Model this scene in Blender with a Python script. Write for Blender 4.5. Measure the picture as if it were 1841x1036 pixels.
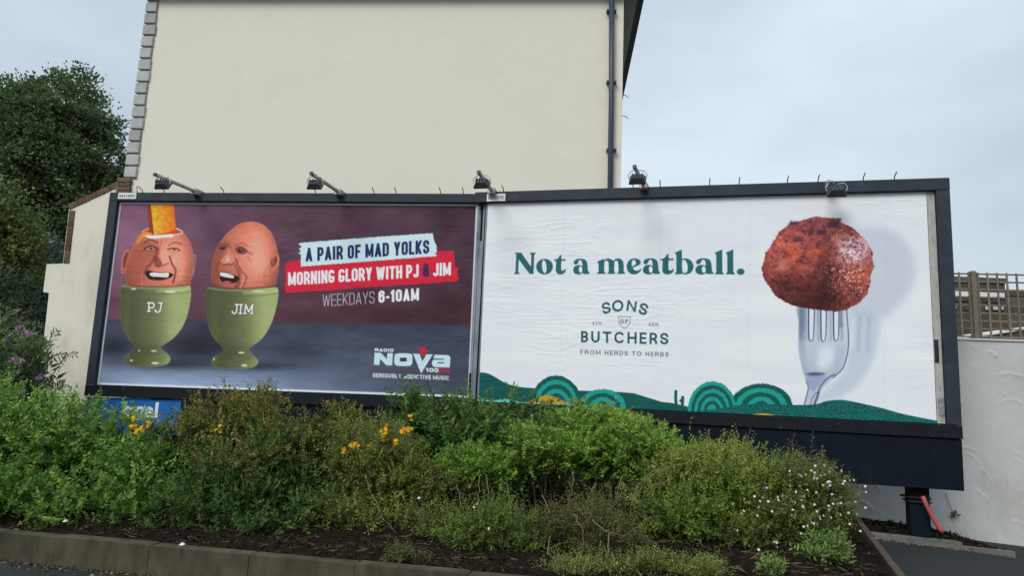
import bpy, bmesh, math, random
import numpy as np
from mathutils import Matrix, Vector
for _o in list(bpy.data.objects): bpy.data.objects.remove(_o)
scene = bpy.context.scene
COL = scene.collection
R = math.radians
# ================================================================= camera
FPX, PITCH, ROLL, CAMZ = 1250.0, R(8.804), R(2.292), 1.6          # focal length in photo px (1841 wide)
cam = bpy.data.cameras.new('camera'); cam_o = bpy.data.objects.new('camera', cam); COL.objects.link(cam_o)
cam.sensor_width = 36; cam.lens = FPX/1841*36; cam.clip_start = .05; cam.clip_end = 2000
cam_o.matrix_world = Matrix.Translation((0, 0, CAMZ)) @ Matrix.Rotation(math.pi/2+PITCH, 4, 'X') @ Matrix.Rotation(ROLL, 4, 'Z')
scene.camera = cam_o
# ================================================================= overcast sky, soft sun, exposure
SUN_EL, SUN_AZ = R(42), R(212)                                     # azimuth clockwise from +Y: behind the camera, to the left
world = bpy.data.worlds.new('World'); scene.world = world; world.use_nodes = True
nt = world.node_tree; nt.nodes.clear(); N = nt.nodes.new; LK = nt.links.new
w_out = N('ShaderNodeOutputWorld'); bg = N('ShaderNodeBackground'); sky = N('ShaderNodeTexSky')
sky.sky_type = 'NISHITA'; sky.sun_disc = False; sky.sun_elevation = SUN_EL; sky.sun_rotation = SUN_AZ
sky.air_density = 1.5; sky.dust_density = 3.0
tc = N('ShaderNodeTexCoord'); sep = N('ShaderNodeSeparateXYZ'); LK(tc.outputs['Generated'], sep.inputs[0])
# cloud deck: soft grey-blue, three times as bright overhead as at the horizon (overcast luminance law)
mp = N('ShaderNodeMapping'); mp.inputs['Scale'].default_value = (1.0, 1.0, 2.2); LK(tc.outputs['Generated'], mp.inputs[0])
nz = N('ShaderNodeTexNoise'); nz.inputs['Scale'].default_value = 1.25; nz.inputs['Detail'].default_value = 5; nz.inputs['Roughness'].default_value = .5; LK(mp.outputs[0], nz.inputs['Vector'])
cr = N('ShaderNodeValToRGB'); cr.color_ramp.elements[0].position = .37; cr.color_ramp.elements[1].position = .63
cr.color_ramp.elements[0].color = (.325, .39, .45, 1); cr.color_ramp.elements[1].color = (.525, .60, .66, 1); LK(nz.outputs['Fac'], cr.inputs[0])
mr = N('ShaderNodeMapRange'); mr.inputs['From Min'].default_value = .0; mr.inputs['From Max'].default_value = 1; mr.inputs['To Min'].default_value = .92; mr.inputs['To Max'].default_value = 1.5; LK(sep.outputs['Z'], mr.inputs['Value'])
mul = N('ShaderNodeVectorMath'); mul.operation = 'SCALE'; LK(cr.outputs[0], mul.inputs[0]); LK(mr.outputs[0], mul.inputs['Scale'])
skm = N('ShaderNodeVectorMath'); skm.operation = 'SCALE'; skm.inputs['Scale'].default_value = .05; LK(sky.outputs[0], skm.inputs[0])
mx = N('ShaderNodeMix'); mx.data_type = 'RGBA'; mx.inputs['Factor'].default_value = .88; LK(skm.outputs[0], mx.inputs['A']); LK(mul.outputs[0], mx.inputs['B'])
LK(mx.outputs['Result'], bg.inputs['Color']); bg.inputs['Strength'].default_value = 1.0; LK(bg.outputs[0], w_out.inputs[0])
sun = bpy.data.lights.new('sun', 'SUN'); sun.energy = 1.5; sun.angle = R(28); sun.color = (1, .955, .885)
sun_o = bpy.data.objects.new('sun', sun); COL.objects.link(sun_o)
sd = Vector((math.sin(SUN_AZ)*math.cos(SUN_EL), math.cos(SUN_AZ)*math.cos(SUN_EL), math.sin(SUN_EL)))
sun_o.rotation_euler = sd.to_track_quat('Z', 'Y').to_euler()
vs = scene.view_settings; vs.view_transform = 'Standard'; vs.look = 'None'; vs.gamma = 1; vs.use_curve_mapping = False; vs.exposure = 0.45
scene.cycles.use_denoising = True; scene.cycles.max_bounces = 8; scene.cycles.diffuse_bounces = 6; scene.cycles.transparent_max_bounces = 6
# ---------------------------------------------------------------- printed poster artwork (numpy -> colour attribute on the paper sheets)
def vnoise(x, y, seed=0):
    """smooth value noise in -1..1"""
    xi = np.floor(x).astype(np.int64); yi = np.floor(y).astype(np.int64)
    fx = x - xi; fy = y - yi
    fx = fx*fx*(3-2*fx); fy = fy*fy*(3-2*fy)
    def h(a, b):
        n = (a*73856093 ^ b*19349663 ^ (seed+11)*83492791) & 0xffffffff
        n = ((n ^ (n >> 16)) * 0x45d9f3b) & 0xffffffff
        n = ((n ^ (n >> 16)) * 0x45d9f3b) & 0xffffffff
        n = (n ^ (n >> 16)) & 0xffff
        return n/32767.5 - 1
    return (h(xi, yi)*(1-fx) + h(xi+1, yi)*fx)*(1-fy) + (h(xi, yi+1)*(1-fx) + h(xi+1, yi+1)*fx)*fy
def fbm(x, y, seed=0, o=4):
    s = 0; a = .5
    for k in range(o):
        s = s + a*vnoise(x, y, seed+k*7); a *= .5
        x, y = 1.6*x+1.2*y+3.7, -1.2*x+1.6*y-1.3
    return s
def smooth(pts, n=6, closed=True):
    P = np.array(pts, float); m = len(P); out = []
    for i in range(m if closed else m-1):
        if closed: a, b, c, d = P[(i-1) % m], P[i], P[(i+1) % m], P[(i+2) % m]
        else: a, b, c, d = P[max(i-1, 0)], P[i], P[i+1], P[min(i+2, m-1)]
        for k in range(n):
            t = k/n
            out.append(.5*((2*b) + (c-a)*t + (2*a-5*b+4*c-d)*t*t + (3*b-a-3*c+d)*t**3))
    if not closed: out.append(P[-1])
    return np.array(out)
def Zm(ox, oy, s):
    return lambda pts: [(ox+x/s, oy+y/s) for x, y in pts]
def ell(cx, cy, rx, ry, rot=0, n=36):
    t = np.linspace(0, 2*math.pi, n, endpoint=False)
    x = rx*np.cos(t); y = ry*np.sin(t); c, s = math.cos(rot), math.sin(rot)
    return np.stack([cx+x*c-y*s, cy+x*s+y*c], 1)
class Canvas:
    def __init__(self, X, Y):
        self.X = X; self.Y = Y; self.C = np.zeros(X.shape+(3,)); self.aa = .55
    def sel(self, x0, y0, x1, y1):
        m = (self.X >= x0) & (self.X <= x1) & (self.Y >= y0) & (self.Y <= y1)
        r = np.where(m.any(1))[0]; c = np.where(m.any(0))[0]
        if len(r) == 0 or len(c) == 0: return None
        return slice(r[0], r[-1]+1), slice(c[0], c[-1]+1)
    @staticmethod
    def segd(x, y, P, closed):
        d2 = np.full(x.shape, 1e18); ins = np.zeros(x.shape, bool)
        n = len(P)
        for i in range(n if closed else n-1):
            ax, ay = P[i]; bx, by = P[(i+1) % n]
            ex, ey = bx-ax, by-ay; L = ex*ex+ey*ey
            if L < 1e-12: continue
            t = np.clip(((x-ax)*ex+(y-ay)*ey)/L, 0, 1)
            d2 = np.minimum(d2, (x-ax-t*ex)**2+(y-ay-t*ey)**2)
            if closed and ay != by:
                c = ((ay > y) != (by > y)) & (x < (bx-ax)*(y-ay)/(by-ay)+ax)
                ins ^= c
        return np.sqrt(d2), ins
    def put(self, s, cov, col):
        if callable(col): col = col(self.X[s], self.Y[s])
        col = np.asarray(col, float)
        self.C[s] = self.C[s]*(1-cov[..., None]) + col*cov[..., None]
    def mask(self, pts, soft=0, holes=(), rough=0):
        P = np.array(pts, float); w = max(self.aa, soft)
        s = self.sel(P[:, 0].min()-w*2, P[:, 1].min()-w*2, P[:, 0].max()+w*2, P[:, 1].max()+w*2)
        if s is None: return None, None
        x, y = self.X[s], self.Y[s]
        if rough: x = x+rough*vnoise(x*.6, y*.6, 5); y = y+rough*vnoise(x*.6, y*.6, 9)
        d, i = self.segd(x, y, P, True); sd = np.where(i, -d, d)
        for h in holes:
            d, i = self.segd(x, y, np.array(h, float), True); sd = np.maximum(sd, np.where(i, d, -d))
        t = np.clip(.5-sd/(2*w), 0, 1)
        return s, (t*t*(3-2*t) if soft else t)
    def poly(self, pts, col, soft=0, alpha=1, holes=(), rough=0):
        s, c = self.mask(pts, soft, holes, rough)
        if s: self.put(s, c*alpha, col)
    def stroke(self, pts, w, col, soft=0, alpha=1, clip=None):
        P = np.array(pts, float); a = max(self.aa, soft); m = w+a*2
        s = self.sel(P[:, 0].min()-m, P[:, 1].min()-m, P[:, 0].max()+m, P[:, 1].max()+m)
        if s is None: return
        d, _ = self.segd(self.X[s], self.Y[s], P, False)
        t = np.clip(.5-(d-w/2)/(2*a), 0, 1)
        self.put(s, t*alpha, col)
    def light(self, cx, cy, rx, ry, k, rot=0, within=None):
        """multiply brightness by 1+k inside a soft blob"""
        R = max(rx, ry)*2.2; s = self.sel(cx-R, cy-R, cx+R, cy+R)
        if s is None: return
        c, sn = math.cos(rot), math.sin(rot); x = self.X[s]-cx; y = self.Y[s]-cy
        g = np.exp(-((x*c+y*sn)/rx)**2-((-x*sn+y*c)/ry)**2)
        self.C[s] *= (1+k*g)[..., None]
    # -------- stroke lettering
    def glyph(self, ch, w):
        """polylines in a box w wide, 1 high (y up), with the wish to overrun at diagonal ends"""
        def arc(cx, cy, rx, ry, a0, a1, n=12):
            return [(cx+rx*math.cos(math.radians(a0+(a1-a0)*k/n)), cy+ry*math.sin(math.radians(a0+(a1-a0)*k/n))) for k in range(n+1)]
        t = self.t/2; l, r, b, u = t, w-t, t, 1-t; m = (l+r)/2; h = .5; W = r-l
        q = min(W/2, self.rad)            # corner radius
        def rr(x0, y0, x1, y1, a=None):
            a = q if a is None else a
            return arc(x1-a, y1-a, a, a, 0, 90, 6)+arc(x0+a, y1-a, a, a, 90, 180, 6)+arc(x0+a, y0+a, a, a, 180, 270, 6)+arc(x1-a, y0+a, a, a, 270, 360, 6)+[(x1, y1-a)]
        e = .25; G = {
        'A': [[(l-t*.2-e*.35*W, -e), (m, 1.0-t*.6), (r+t*.2+e*.35*W, -e)], [(l+W*.18, .27), (r-W*.18, .27)]],
        'B': [[(l, -e), (l, 1+e)], [(l, u), (r-q, u)]+arc(r-q, u-(u-h)/2, q*.9, (u-h)/2, 90, -90, 8)+[(l, h)], [(r-q, h)]+arc(r-q, b+(h-b)/2, q, (h-b)/2, 90, -90, 8)+[(l, b)]],
        'C': [arc(r-q, u-q, q, q, 38, 90, 6)+arc(l+q, u-q, q, q, 90, 180, 8)+arc(l+q, b+q, q, q, 180, 270, 8)+arc(r-q, b+q, q, q, 270, 322, 6)],
        'D': [[(l, -e), (l, 1+e)], [(l, u), (r-q, u)]+arc(r-q, u-q, q, q, 90, 0, 6)+arc(r-q, b+q, q, q, 0, -90, 6)+[(l, b)]],
        'E': [[(l, -e), (l, 1+e)], [(l, u), (w+e, u)], [(l, h), (r-.05*w, h)], [(l, b), (w+e, b)]],
        'F': [[(l, -e), (l, 1+e)], [(l, u), (w+e, u)], [(l, h-.02), (r-.05*w, h-.02)]],
        'G': [arc(r-q, u-q, q, q, 14 if self.rad < .4 else 45, 90, 6)+arc(l+q, u-q, q, q, 90, 180, 8)+arc(l+q, b+q, q, q, 180, 270, 8)+arc(r-q, b+q, q, q, 270, 360, 6)+[(r, h-.08), (m+.03, h-.08)]],
        'H': [[(l, -e), (l, 1+e)], [(r, -e), (r, 1+e)], [(l, h), (r, h)]],
        'I': [[(w/2, -e), (w/2, 1+e)]],
        'J': [[(r, 1+e), (r, b+q)]+arc(r-q, b+q, q, q, 0, -90, 6)+arc(l+q, b+q, q, q, -90, -170, 6)],
        'K': [[(l, -e), (l, 1+e)], [(l, .33), (r+e*.5, 1+e)], [(l+W*.3, .52), (r+e*.4, -e)]],
        'L': [[(l, 1+e), (l, b), (w+e, b)]],
        'M': [[(l, -e), (l, 1+e)], [(r, -e), (r, 1+e)], ([(l, 1-t*.7), (m, .16), (r, 1-t*.7)], .8)],
        'N': [[(l, -e), (l, 1+e)], [(r, -e), (r, 1+e)], ([(l, 1-t*.6), (r, t*.6)], .82)],
        'O': [rr(l, b, r, u)], '0': [rr(l, b, r, u)],
        'P': [[(l, -e), (l, 1+e)], [(l, u), (r-q, u)]+arc(r-q, u-(u-.42)/2, q, (u-.42)/2, 90, -90, 8)+[(l, .42)]],
        'R': [[(l, -e), (l, 1+e)], [(l, u), (r-q, u)]+arc(r-q, u-(u-.46)/2, q, (u-.46)/2, 90, -90, 8)+[(l, .46)], [(m, .46), (r, .22), (r+e*.12, -e)]],
        'S': [smooth([(l+W*x, b+(u-b)*y) for x, y in ((1, .77), (.84, .95), (.5, 1), (.15, .94), (0, .75), (.13, .6), (.5, .5), (.87, .4), (1, .25), (.85, .06), (.5, 0), (.16, .05), (0, .23))], 4, False).tolist()],
        'T': [[(w/2, -e), (w/2, u)], [(-e, u), (w+e, u)]],
        'U': [[(l, 1+e), (l, b+q)]+arc(l+q, b+q, q, q, 180, 270, 7)+arc(r-q, b+q, q, q, 270, 360, 7)+[(r, 1+e)]],
        'V': [[(l-e*.35*W, 1+e), (m, t*.6), (r+e*.35*W, 1+e)]],
        'W': [[(l-e*.2*W, 1+e), (l+W*.26, t*.4), (m, .95-t), (r-W*.26, t*.4), (r+e*.2*W, 1+e)]],
        'Y': [[(m, -e), (m, .4)], [(l-e*.7*W, 1+e), (m, .4), (r+e*.7*W, 1+e)]],
        '1': [[(w*.62, -e), (w*.62, 1+e)], [(w*.62, .83), (w*.1, .74)]],
        '4': [[(r-W*.2, -e), (r-W*.2, 1+e)], [(r-W*.2, 1), (l, .27), (w+e, .27)]],
        '6': [rr(l, b, r, .6, min(q, .24)), [(l, .35), (l, u-q)]+arc(l+q, u-q, q, q, 180, 90, 6)+arc(r-q, u-q, q, q, 90, 0, 6)],
        '3': [arc(m, u-.22, W/2, .22, 160, -90, 10), arc(m, b+.24, W/2, .24, 90, -160, 10)],
        '2': [arc(m, u-.25, W/2, .25, 170, -30, 9)+[(l, b)], [(l, b), (w+e, b)]],
        '-': [[(l, .42), (r, .42)]],
        '/': [[(-.1*w, -.2), (1.1*w, 1.2)]],
        '&': [rr(l+W*.12, .55, r-W*.14, u, min(.18, W*.35)), arc(l+W*.42, .3, W*.42, .3-b, 80, 330, 14), [(l+W*.4, .57), (r+.1*w, -.05)], [(r, .42), (r-W*.12, .2)]],
        }
        return G[ch]
    def text(self, s, a, b, up, col, t=.2, w=.42, gap=.09, rad=.16, wid=None, shear=0, space=None, colmap=None):
        """lettering from baseline point a to baseline point b with cap vector up (all in artwork px)"""
        self.t = t; self.rad = rad
        base = {'I': t*1.02, '-': w*.6, '1': w*.62, 'M': w*1.28, 'W': w*1.45, '&': w*1.05, '/': w*.7, 'J': w*.9, 'L': w*.86, 'E': w*.88, 'F': w*.85, 'T': w*.95, 'A': w*1.08, 'Y': w*1.05, 'V': w*1.05}
        if wid: base.update(wid)
        adv = []; x = 0; sp = space if space is not None else w*.5
        for ch in s:
            if ch == ' ': x += sp; continue
            cw = base.get(ch, w); adv.append((ch, x, cw)); x += cw+gap
        tot = x-gap; ax, ay = a; R = np.array([b[0]-ax, b[1]-ay])/tot; U = np.array(up, float)
        det = R[0]*U[1]-R[1]*U[0]; capx = math.hypot(*U); aa = self.aa/capx
        sc = math.hypot(*R)/capx     # horizontal stretch so that stroke weight stays even
        for ch, gx, cw in adv:
            o = np.array([ax, ay])+R*gx; cor = np.array([o, o+R*cw, o+U, o+R*cw+U])
            sl = self.sel(cor[:, 0].min()-2, cor[:, 1].min()-2, cor[:, 0].max()+2, cor[:, 1].max()+2)
            if sl is None: continue
            px = self.X[sl]-o[0]; py = self.Y[sl]-o[1]
            gu = (px*U[1]-py*U[0])/det*sc; gv = (R[0]*py-R[1]*px)/det
            cws = cw*sc
            d = np.full(gu.shape, 9.)
            for pl in self.glyph(ch, cws):
                pl, kf = pl if isinstance(pl, tuple) else (pl, 1)
                dd, _ = self.segd(gu, gv, np.array(pl, float), False); d = np.minimum(d, dd-t/2*kf)
            d = np.maximum(d, np.maximum(np.maximum(-gu, gu-cws), np.maximum(-gv, gv-1)))
            cov = np.clip(.5-d/(2*aa), 0, 1)
            self.put(sl, cov, (colmap or {}).get(ch, col))

def art_left(X, Y):
    c = Canvas(X, Y); C = c.C
    # studio backdrop and table
    n = fbm(X*.02, Y*.035, 3)
    t = np.clip((X-180)/660, 0, 1)
    wall = np.stack([114-48*t, 80-36*t, 101-43*t], -1)+(n*16)[..., None]
    v = np.clip((Y-470)/110, 0, 1)
    wall *= (1-.10*v)[..., None]; wall[..., 1] -= 6*v; wall[..., 2] -= 10*v
    wall *= (1+.22*np.exp(-((X-240)/90)**2-((Y-420)/70)**2))[..., None]
    hz = 574+(X-190)*.017
    u = np.clip((Y-hz)/120, 0, 1)
    lft = np.exp(-((X-300)/330)**2)
    tab = np.stack([60+(92*lft)*u**1.3, 66+(106*lft)*u**1.3, 84+(122*lft)*u**1.3], -1)+(fbm(X*.03, Y*.08, 8)*12)[..., None]
    k = np.clip((Y-hz)/7+.5, 0, 1)[..., None]
    C[:] = wall*(1-k)+tab*k
    # cast shadows of the cups printed on the table
    for cx, cy, rx, ry, a in ((345, 628, 85, 26, -.5), (205, 625, 38, 26, -.5), (520, 632, 60, 24, -.28), (300, 655, 75, 10, -.5), (455, 658, 80, 9, -.45), (370, 610, 50, 30, -.3)):
        c.light(cx, cy, rx, ry, a)
    # ---- cups
    def cup(pts, cx, w, y0, rim):
        P = smooth(pts, 4)
        def col(x, y):
            s = (x-cx)/w
            g = .40+.48*np.clip((s+1)/1.85, 0, 1)**1.4+.10*np.exp(-((s-.55)/.3)**2)+.06*np.exp(-((s+.8)/.15)**2)
            g = g*(1+.05*fbm(x*.05, y*.2, 2))
            g = g*(1-.14*np.exp(-((y-y0-118)/16)**2)*(np.abs(s) < .7))
            return np.stack([172*g, 186*g, 126*g], -1)
        c.poly(P, (206, 214, 170), alpha=.55)
        c.poly(P, col, soft=1.2)
        c.stroke(smooth(rim, 5, False), 2.2, (185, 200, 150), 1.2, .5)
        c.stroke(smooth([(x, y+10) for x, y in rim], 5, False), 1.6, (70, 85, 50), 1.2, .45)
        c.stroke(smooth([(x, y+4.5) for x, y in rim[2:]], 5, False), 2.4, (205, 215, 175), 1.5, .55)
    z = Zm(205, 505, 6.28)
    cup(z([(104, 50), (80, 150), (70, 250), (75, 430), (110, 560), (180, 670), (245, 740), (245, 765), (150, 830), (120, 880), (125, 930), (200, 960), (380, 975), (560, 955), (625, 920), (635, 870), (600, 820), (530, 760), (545, 735), (680, 640), (780, 510), (840, 350), (870, 180), (868, 80), (848, 50), (700, 62), (480, 66), (250, 62)]), 276, 62, 512, z([(100, 55), (250, 75), (480, 85), (700, 78), (855, 60)]))
    for x, y, rx, ry in ((285, 788, 12, 8), (450, 792, 32, 9), (195, 900, 16, 10), (465, 930, 42, 13), (225, 88, 30, 9), (640, 120, 60, 10)):
        q = z([(x, y)])[0]; c.poly(ell(q[0], q[1], rx/6.28, ry/6.28), (235, 240, 215), 1.2, .8)
    z2 = Zm(365, 510, 6.475)
    cup(z2([(64, 45), (42, 150), (45, 350), (80, 540), (150, 660), (235, 750), (235, 785), (140, 850), (100, 910), (110, 960), (200, 985), (400, 998), (570, 980), (640, 935), (640, 890), (590, 840), (540, 780), (545, 750), (690, 640), (790, 480), (850, 300), (880, 120), (856, 42), (700, 54), (480, 58), (220, 55)]), 436, 64, 516, z2([(60, 50), (240, 72), (480, 78), (700, 68), (860, 48)]))
    for x, y, rx, ry in ((450, 805, 38, 12), (485, 955, 36, 14), (640, 85, 70, 8), (130, 880, 10, 16)):
        q = z2([(x, y)])[0]; c.poly(ell(q[0], q[1], rx/6.475, ry/6.475), (232, 238, 212), 1.2, .75)
    # names on the cups, slab lettering with a dark rim
    def slab(zz, strokes, w):
        for dark in (1, 0):
            for p in strokes:
                c.stroke(smooth(zz(p), 5, False) if len(p) > 3 else zz(p), w+(2.0 if dark else 0), (58, 70, 58) if dark else (236, 240, 232), 0, .8 if dark else 1)
    slab(z, [[(398, 245), (396, 340)], [(385, 245), (400, 243)], [(382, 340), (412, 340)], [(400, 246), (440, 248), (458, 272), (440, 300), (400, 300)], [(540, 248), (530, 300), (522, 335), (492, 352), (468, 335), (468, 325)], [(510, 246), (548, 248)]], 2.6)
    slab(z2, [[(400, 242), (396, 300), (388, 335), (362, 346), (345, 330), (345, 320)], [(382, 242), (415, 242)], [(447, 243), (437, 345)], [(432, 243), (462, 243)], [(422, 345), (452, 345)], [(500, 243), (490, 345)], [(478, 345), (502, 345)], [(502, 245), (535, 325), (582, 240)], [(582, 240), (570, 345)], [(560, 345), (584, 345)]], 2.5)
    # ---- eggs
    def skin(cx, cy, rx, ry, lx):
        def col(x, y):
            s = (x-cx)/rx; v_ = (y-cy)/ry; r = np.clip(s*s+v_*v_*.5, 0, 1.4)
            g = .90+.34*np.exp(-((s-lx)/.5)**2-((v_+.1)/.8)**2)-.20*r**2+.05*fbm(x*.12, y*.3, 11)
            return np.stack([np.minimum(212*g, 250), 124*g**1.2, 103*g**1.3], -1)
        return col
    e = Zm(210, 360, 6.477)
    for ear, ins in (([(60, 845), (62, 740), (75, 650), (105, 585), (150, 572), (165, 610), (135, 690), (120, 800), (95, 848)], [(80, 760), (88, 670), (118, 615), (140, 610), (112, 700), (98, 780)]),
                     ([(890, 650), (908, 635), (922, 655), (912, 760), (895, 870), (878, 882)], [(900, 690), (912, 680), (902, 770), (893, 800)])):
        c.poly(smooth(e(ear), 5), (176, 92, 78)); c.poly(smooth(e(ins), 5), (92, 44, 48), 1, .75)
        c.stroke(smooth(e(ear[:5]), 4, False), 1, (225, 165, 150), 0, .6)
    egg = e([(160, 990), (118, 960), (105, 870), (130, 720), (170, 600), (240, 450), (300, 372), (390, 322), (540, 300), (690, 318), (775, 375), (835, 450), (880, 560), (897, 690), (888, 840), (860, 950), (835, 990), (500, 1008)])
    c.poly(smooth(egg, 5), (240, 190, 170)); c.poly(smooth(egg, 5), skin(288, 465, 62, 60, .35), 1.4)
    # opened top: yolk, rim, toast
    c.poly(smooth(e([(290, 400), (350, 340), (450, 322), (640, 318), (740, 345), (770, 375), (640, 400), (480, 415)]), 5), (196, 78, 34), .8)
    c.stroke(smooth(e([(690, 322), (745, 345), (772, 375), (720, 392), (640, 400)]), 5, False), 1.8, (240, 205, 190), .6)
    c.stroke(smooth(e([(380, 325), (330, 345), (300, 372)]), 5, False), 1.5, (240, 185, 160), .6)
    def toast(x, y):
        g = 1+.16*fbm(x*.25, y*.25, 21); s = np.clip((x-275)/38, 0, 1)
        return np.stack([238*g, (176-62*s)*g*g, (48-18*s)*g], -1)
    c.poly(e([(358, 30), (402, 30), (440, 405), (385, 372)]), (140, 58, 40), .8)
    c.poly(e([(400, 30), (662, 30), (692, 335), (600, 372), (440, 408)]), toast, .8)
    c.stroke(e([(662, 30), (690, 330)]), 1.6, (232, 110, 50), .8)
    c.poly(smooth(e([(235, 500), (250, 470), (300, 390), (350, 365), (420, 385), (380, 410), (300, 440), (260, 505)]), 5), (240, 140, 40), .9)
    c.poly(smooth(e([(335, 408), (450, 405), (560, 398), (648, 392), (655, 425), (560, 430), (430, 446), (380, 438)]), 5), (226, 226, 236), .8)
    def feat(zz, sc):
        def S(pts, w, col, soft=1.2, al=.6, cl=False):
            if len(pts) == 2: c.stroke(zz(pts), w/sc, col, soft, al)
            else: c.stroke(smooth(zz(pts), 5, False), w/sc, col, soft, al)
        def Pp(pts, col, soft=.8, al=1): c.poly(smooth(zz(pts), 5), col, soft, al)
        return S, Pp
    S, Pp = feat(e, 6.477); D = (104, 46, 42); K = (58, 24, 30); L = (240, 168, 148)
    Pp([(215, 560), (300, 480), (440, 470), (500, 520), (490, 640), (430, 720), (360, 830), (300, 960), (130, 960), (130, 760)], (150, 72, 60), 6, .42)       # shaded cheek
    S([(330, 490), (400, 455), (480, 490)], 26, D, 1.6, .55); S([(615, 520), (680, 488), (760, 505)], 22, D, 1.6, .5)                # brows
    S([(530, 470), (520, 520)], 14, D, 1.6, .35); S([(575, 460), (570, 510)], 12, D, 1.6, .3)
    Pp([(335, 562), (370, 542), (420, 538), (465, 564), (430, 580), (370, 580)], (176, 122, 116), .7); S([(325, 566), (370, 538), (425, 534), (480, 570)], 16, K, .8, .85)
    Pp(ell(408, 558, 20, 14).tolist(), (50, 30, 40), .5); S([(335, 575), (400, 598), (470, 582)], 9, D, 1, .7); Pp(ell(417, 548, 6, 6).tolist(), (250, 240, 240), .3)
    S([(600, 570), (650, 556), (700, 560), (738, 580)], 15, K, .7, .85); S([(615, 590), (670, 606), (730, 592)], 8, D, 1, .6); Pp(ell(672, 574, 18, 9).tolist(), (60, 34, 40), .5)
    S([(340, 620), (400, 640), (455, 620)], 7, D, 1, .4); S([(620, 625), (680, 640), (735, 620)], 7, D, 1, .35)
    S([(480, 560), (470, 620), (440, 700)], 34, D, 2.4, .55); Pp([(440, 690), (470, 650), (520, 700), (530, 760), (490, 775), (445, 750)], (112, 52, 46), 1.6, .7)      # nose side
    Pp([(530, 600), (580, 620), (610, 700), (570, 735), (530, 700)], L, 3, .55); S([(530, 765), (575, 742), (610, 730)], 10, K, 1, .75); S([(450, 760), (500, 778)], 12, K, 1.2, .6)
    S([(620, 650), (650, 740), (690, 810), (680, 880), (658, 960)], 20, D, 1.3, .85); S([(450, 650), (400, 740), (345, 800), (330, 850)], 24, D, 1.8, .6)
    S([(730, 640), (760, 760), (740, 900)], 60, L, 6, .45)
    Pp([(338, 832), (375, 815), (440, 830), (520, 838), (600, 838), (662, 858), (640, 890), (590, 915), (520, 932), (440, 930), (380, 915), (350, 880)], (46, 20, 30), .8)
    Pp([(385, 852), (430, 838), (520, 845), (600, 842), (612, 868), (590, 896), (545, 892), (480, 888), (410, 882)], (246, 226, 226), .6)
    for xx in (425, 462, 503, 545, 580): S([(xx, 848), (xx+2, 890)], 4, (170, 120, 124), .3, .5)
    S([(420, 920), (500, 930), (570, 918)], 10, (170, 84, 84), .8, .6); S([(300, 840), (290, 920), (300, 990)], 9, L, 1, .45); S([(160, 990), (330, 1002), (600, 1004), (840, 985)], 16, (92, 44, 38), 1.5, .6)
    for a in ([(215, 600), (300, 590), (330, 570)], [(190, 660), (290, 640)], [(130, 830), (260, 850), (300, 845)]): S(a, 6, D, .9, .4)
    # second egg
    j = Zm(370, 390, 7.4)
    eg2 = j([(200, 925), (100, 905), (80, 820), (82, 690), (105, 550), (150, 420), (230, 285), (330, 180), (450, 95), (600, 60), (740, 90), (850, 180), (920, 310), (965, 480), (977, 620), (955, 790), (910, 910), (700, 945), (450, 950)])
    c.poly(smooth(eg2, 5), (236, 172, 150)); c.poly(smooth(eg2, 5), skin(441, 460, 61, 64, .35), 1.2)
    S, Pp = feat(j, 7.4)
    Pp([(90, 620), (130, 470), (200, 350), (300, 330), (330, 420), (210, 600), (170, 700), (180, 900), (95, 890)], (146, 70, 56), 5, .45)
    Pp([(380, 620), (420, 660), (470, 740), (450, 930), (380, 930), (420, 840), (430, 780)], (120, 54, 46), 3, .6)
    S([(180, 385), (230, 370), (290, 375)], 26, D, 1.6, .5); S([(400, 375), (480, 350), (560, 385)], 24, D, 2, .4)
    Pp([(180, 412), (230, 392), (275, 405), (255, 430), (200, 432)], (66, 34, 38), 1, .85); Pp(ell(235, 412, 16, 12).tolist(), (36, 24, 34), .4)
    Pp([(395, 430), (430, 395), (500, 400), (560, 455), (520, 490), (440, 490)], (96, 46, 46), 1.6, .75); Pp(ell(465, 442, 30, 22).tolist(), (34, 22, 34), .6); Pp(ell(472, 436, 6, 6).tolist(), (220, 200, 205), .3)
    S([(430, 395), (500, 402), (575, 470), (625, 490)], 9, K, .7, .7); S([(440, 505), (510, 520), (560, 500)], 10, L, 1, .5)
    for a in ([(560, 480), (650, 525)], [(555, 505), (620, 590)], [(550, 520), (600, 600)], [(570, 470), (640, 465)]): S(a, 6, D, .8, .5)
    for a in ([(560, 270), (640, 285), (720, 270)], [(600, 320), (680, 330)], [(590, 400), (640, 380), (630, 440)]): S(a, 6, D, 1, .28)
    Pp([(300, 400), (340, 470), (375, 540), (380, 600), (330, 620), (250, 625), (195, 580), (230, 520)], (222, 140, 118), 1.6, .8); S([(310, 390), (270, 480), (195, 570), (195, 600), (240, 632)], 8, D, 1, .6)
    S([(240, 635), (300, 622), (345, 632), (375, 605)], 12, K, 1, .75); Pp(ell(295, 560, 30, 38).tolist(), (248, 186, 164), 2, .7)
    S([(385, 545), (430, 590), (415, 640)], 8, D, 1, .5); S([(170, 620), (150, 700), (165, 780)], 18, D, 2, .5)
    Pp([(185, 770), (205, 732), (290, 738), (380, 770), (445, 800), (440, 845), (340, 885), (250, 875), (205, 845)], (42, 18, 26), .8)
    Pp([(195, 745), (215, 735), (300, 750), (375, 782), (365, 812), (290, 802), (200, 780)], (244, 226, 224), .5)
    for xx in (225, 256, 290, 322, 350): S([(xx, 742), (xx-2, 805)], 4, (170, 120, 120), .3, .5)
    Pp([(230, 862), (290, 850), (350, 868), (300, 884)], (190, 96, 92), .8); S([(185, 735), (290, 715), (400, 755)], 10, (164, 74, 66), 1, .6)
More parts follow.
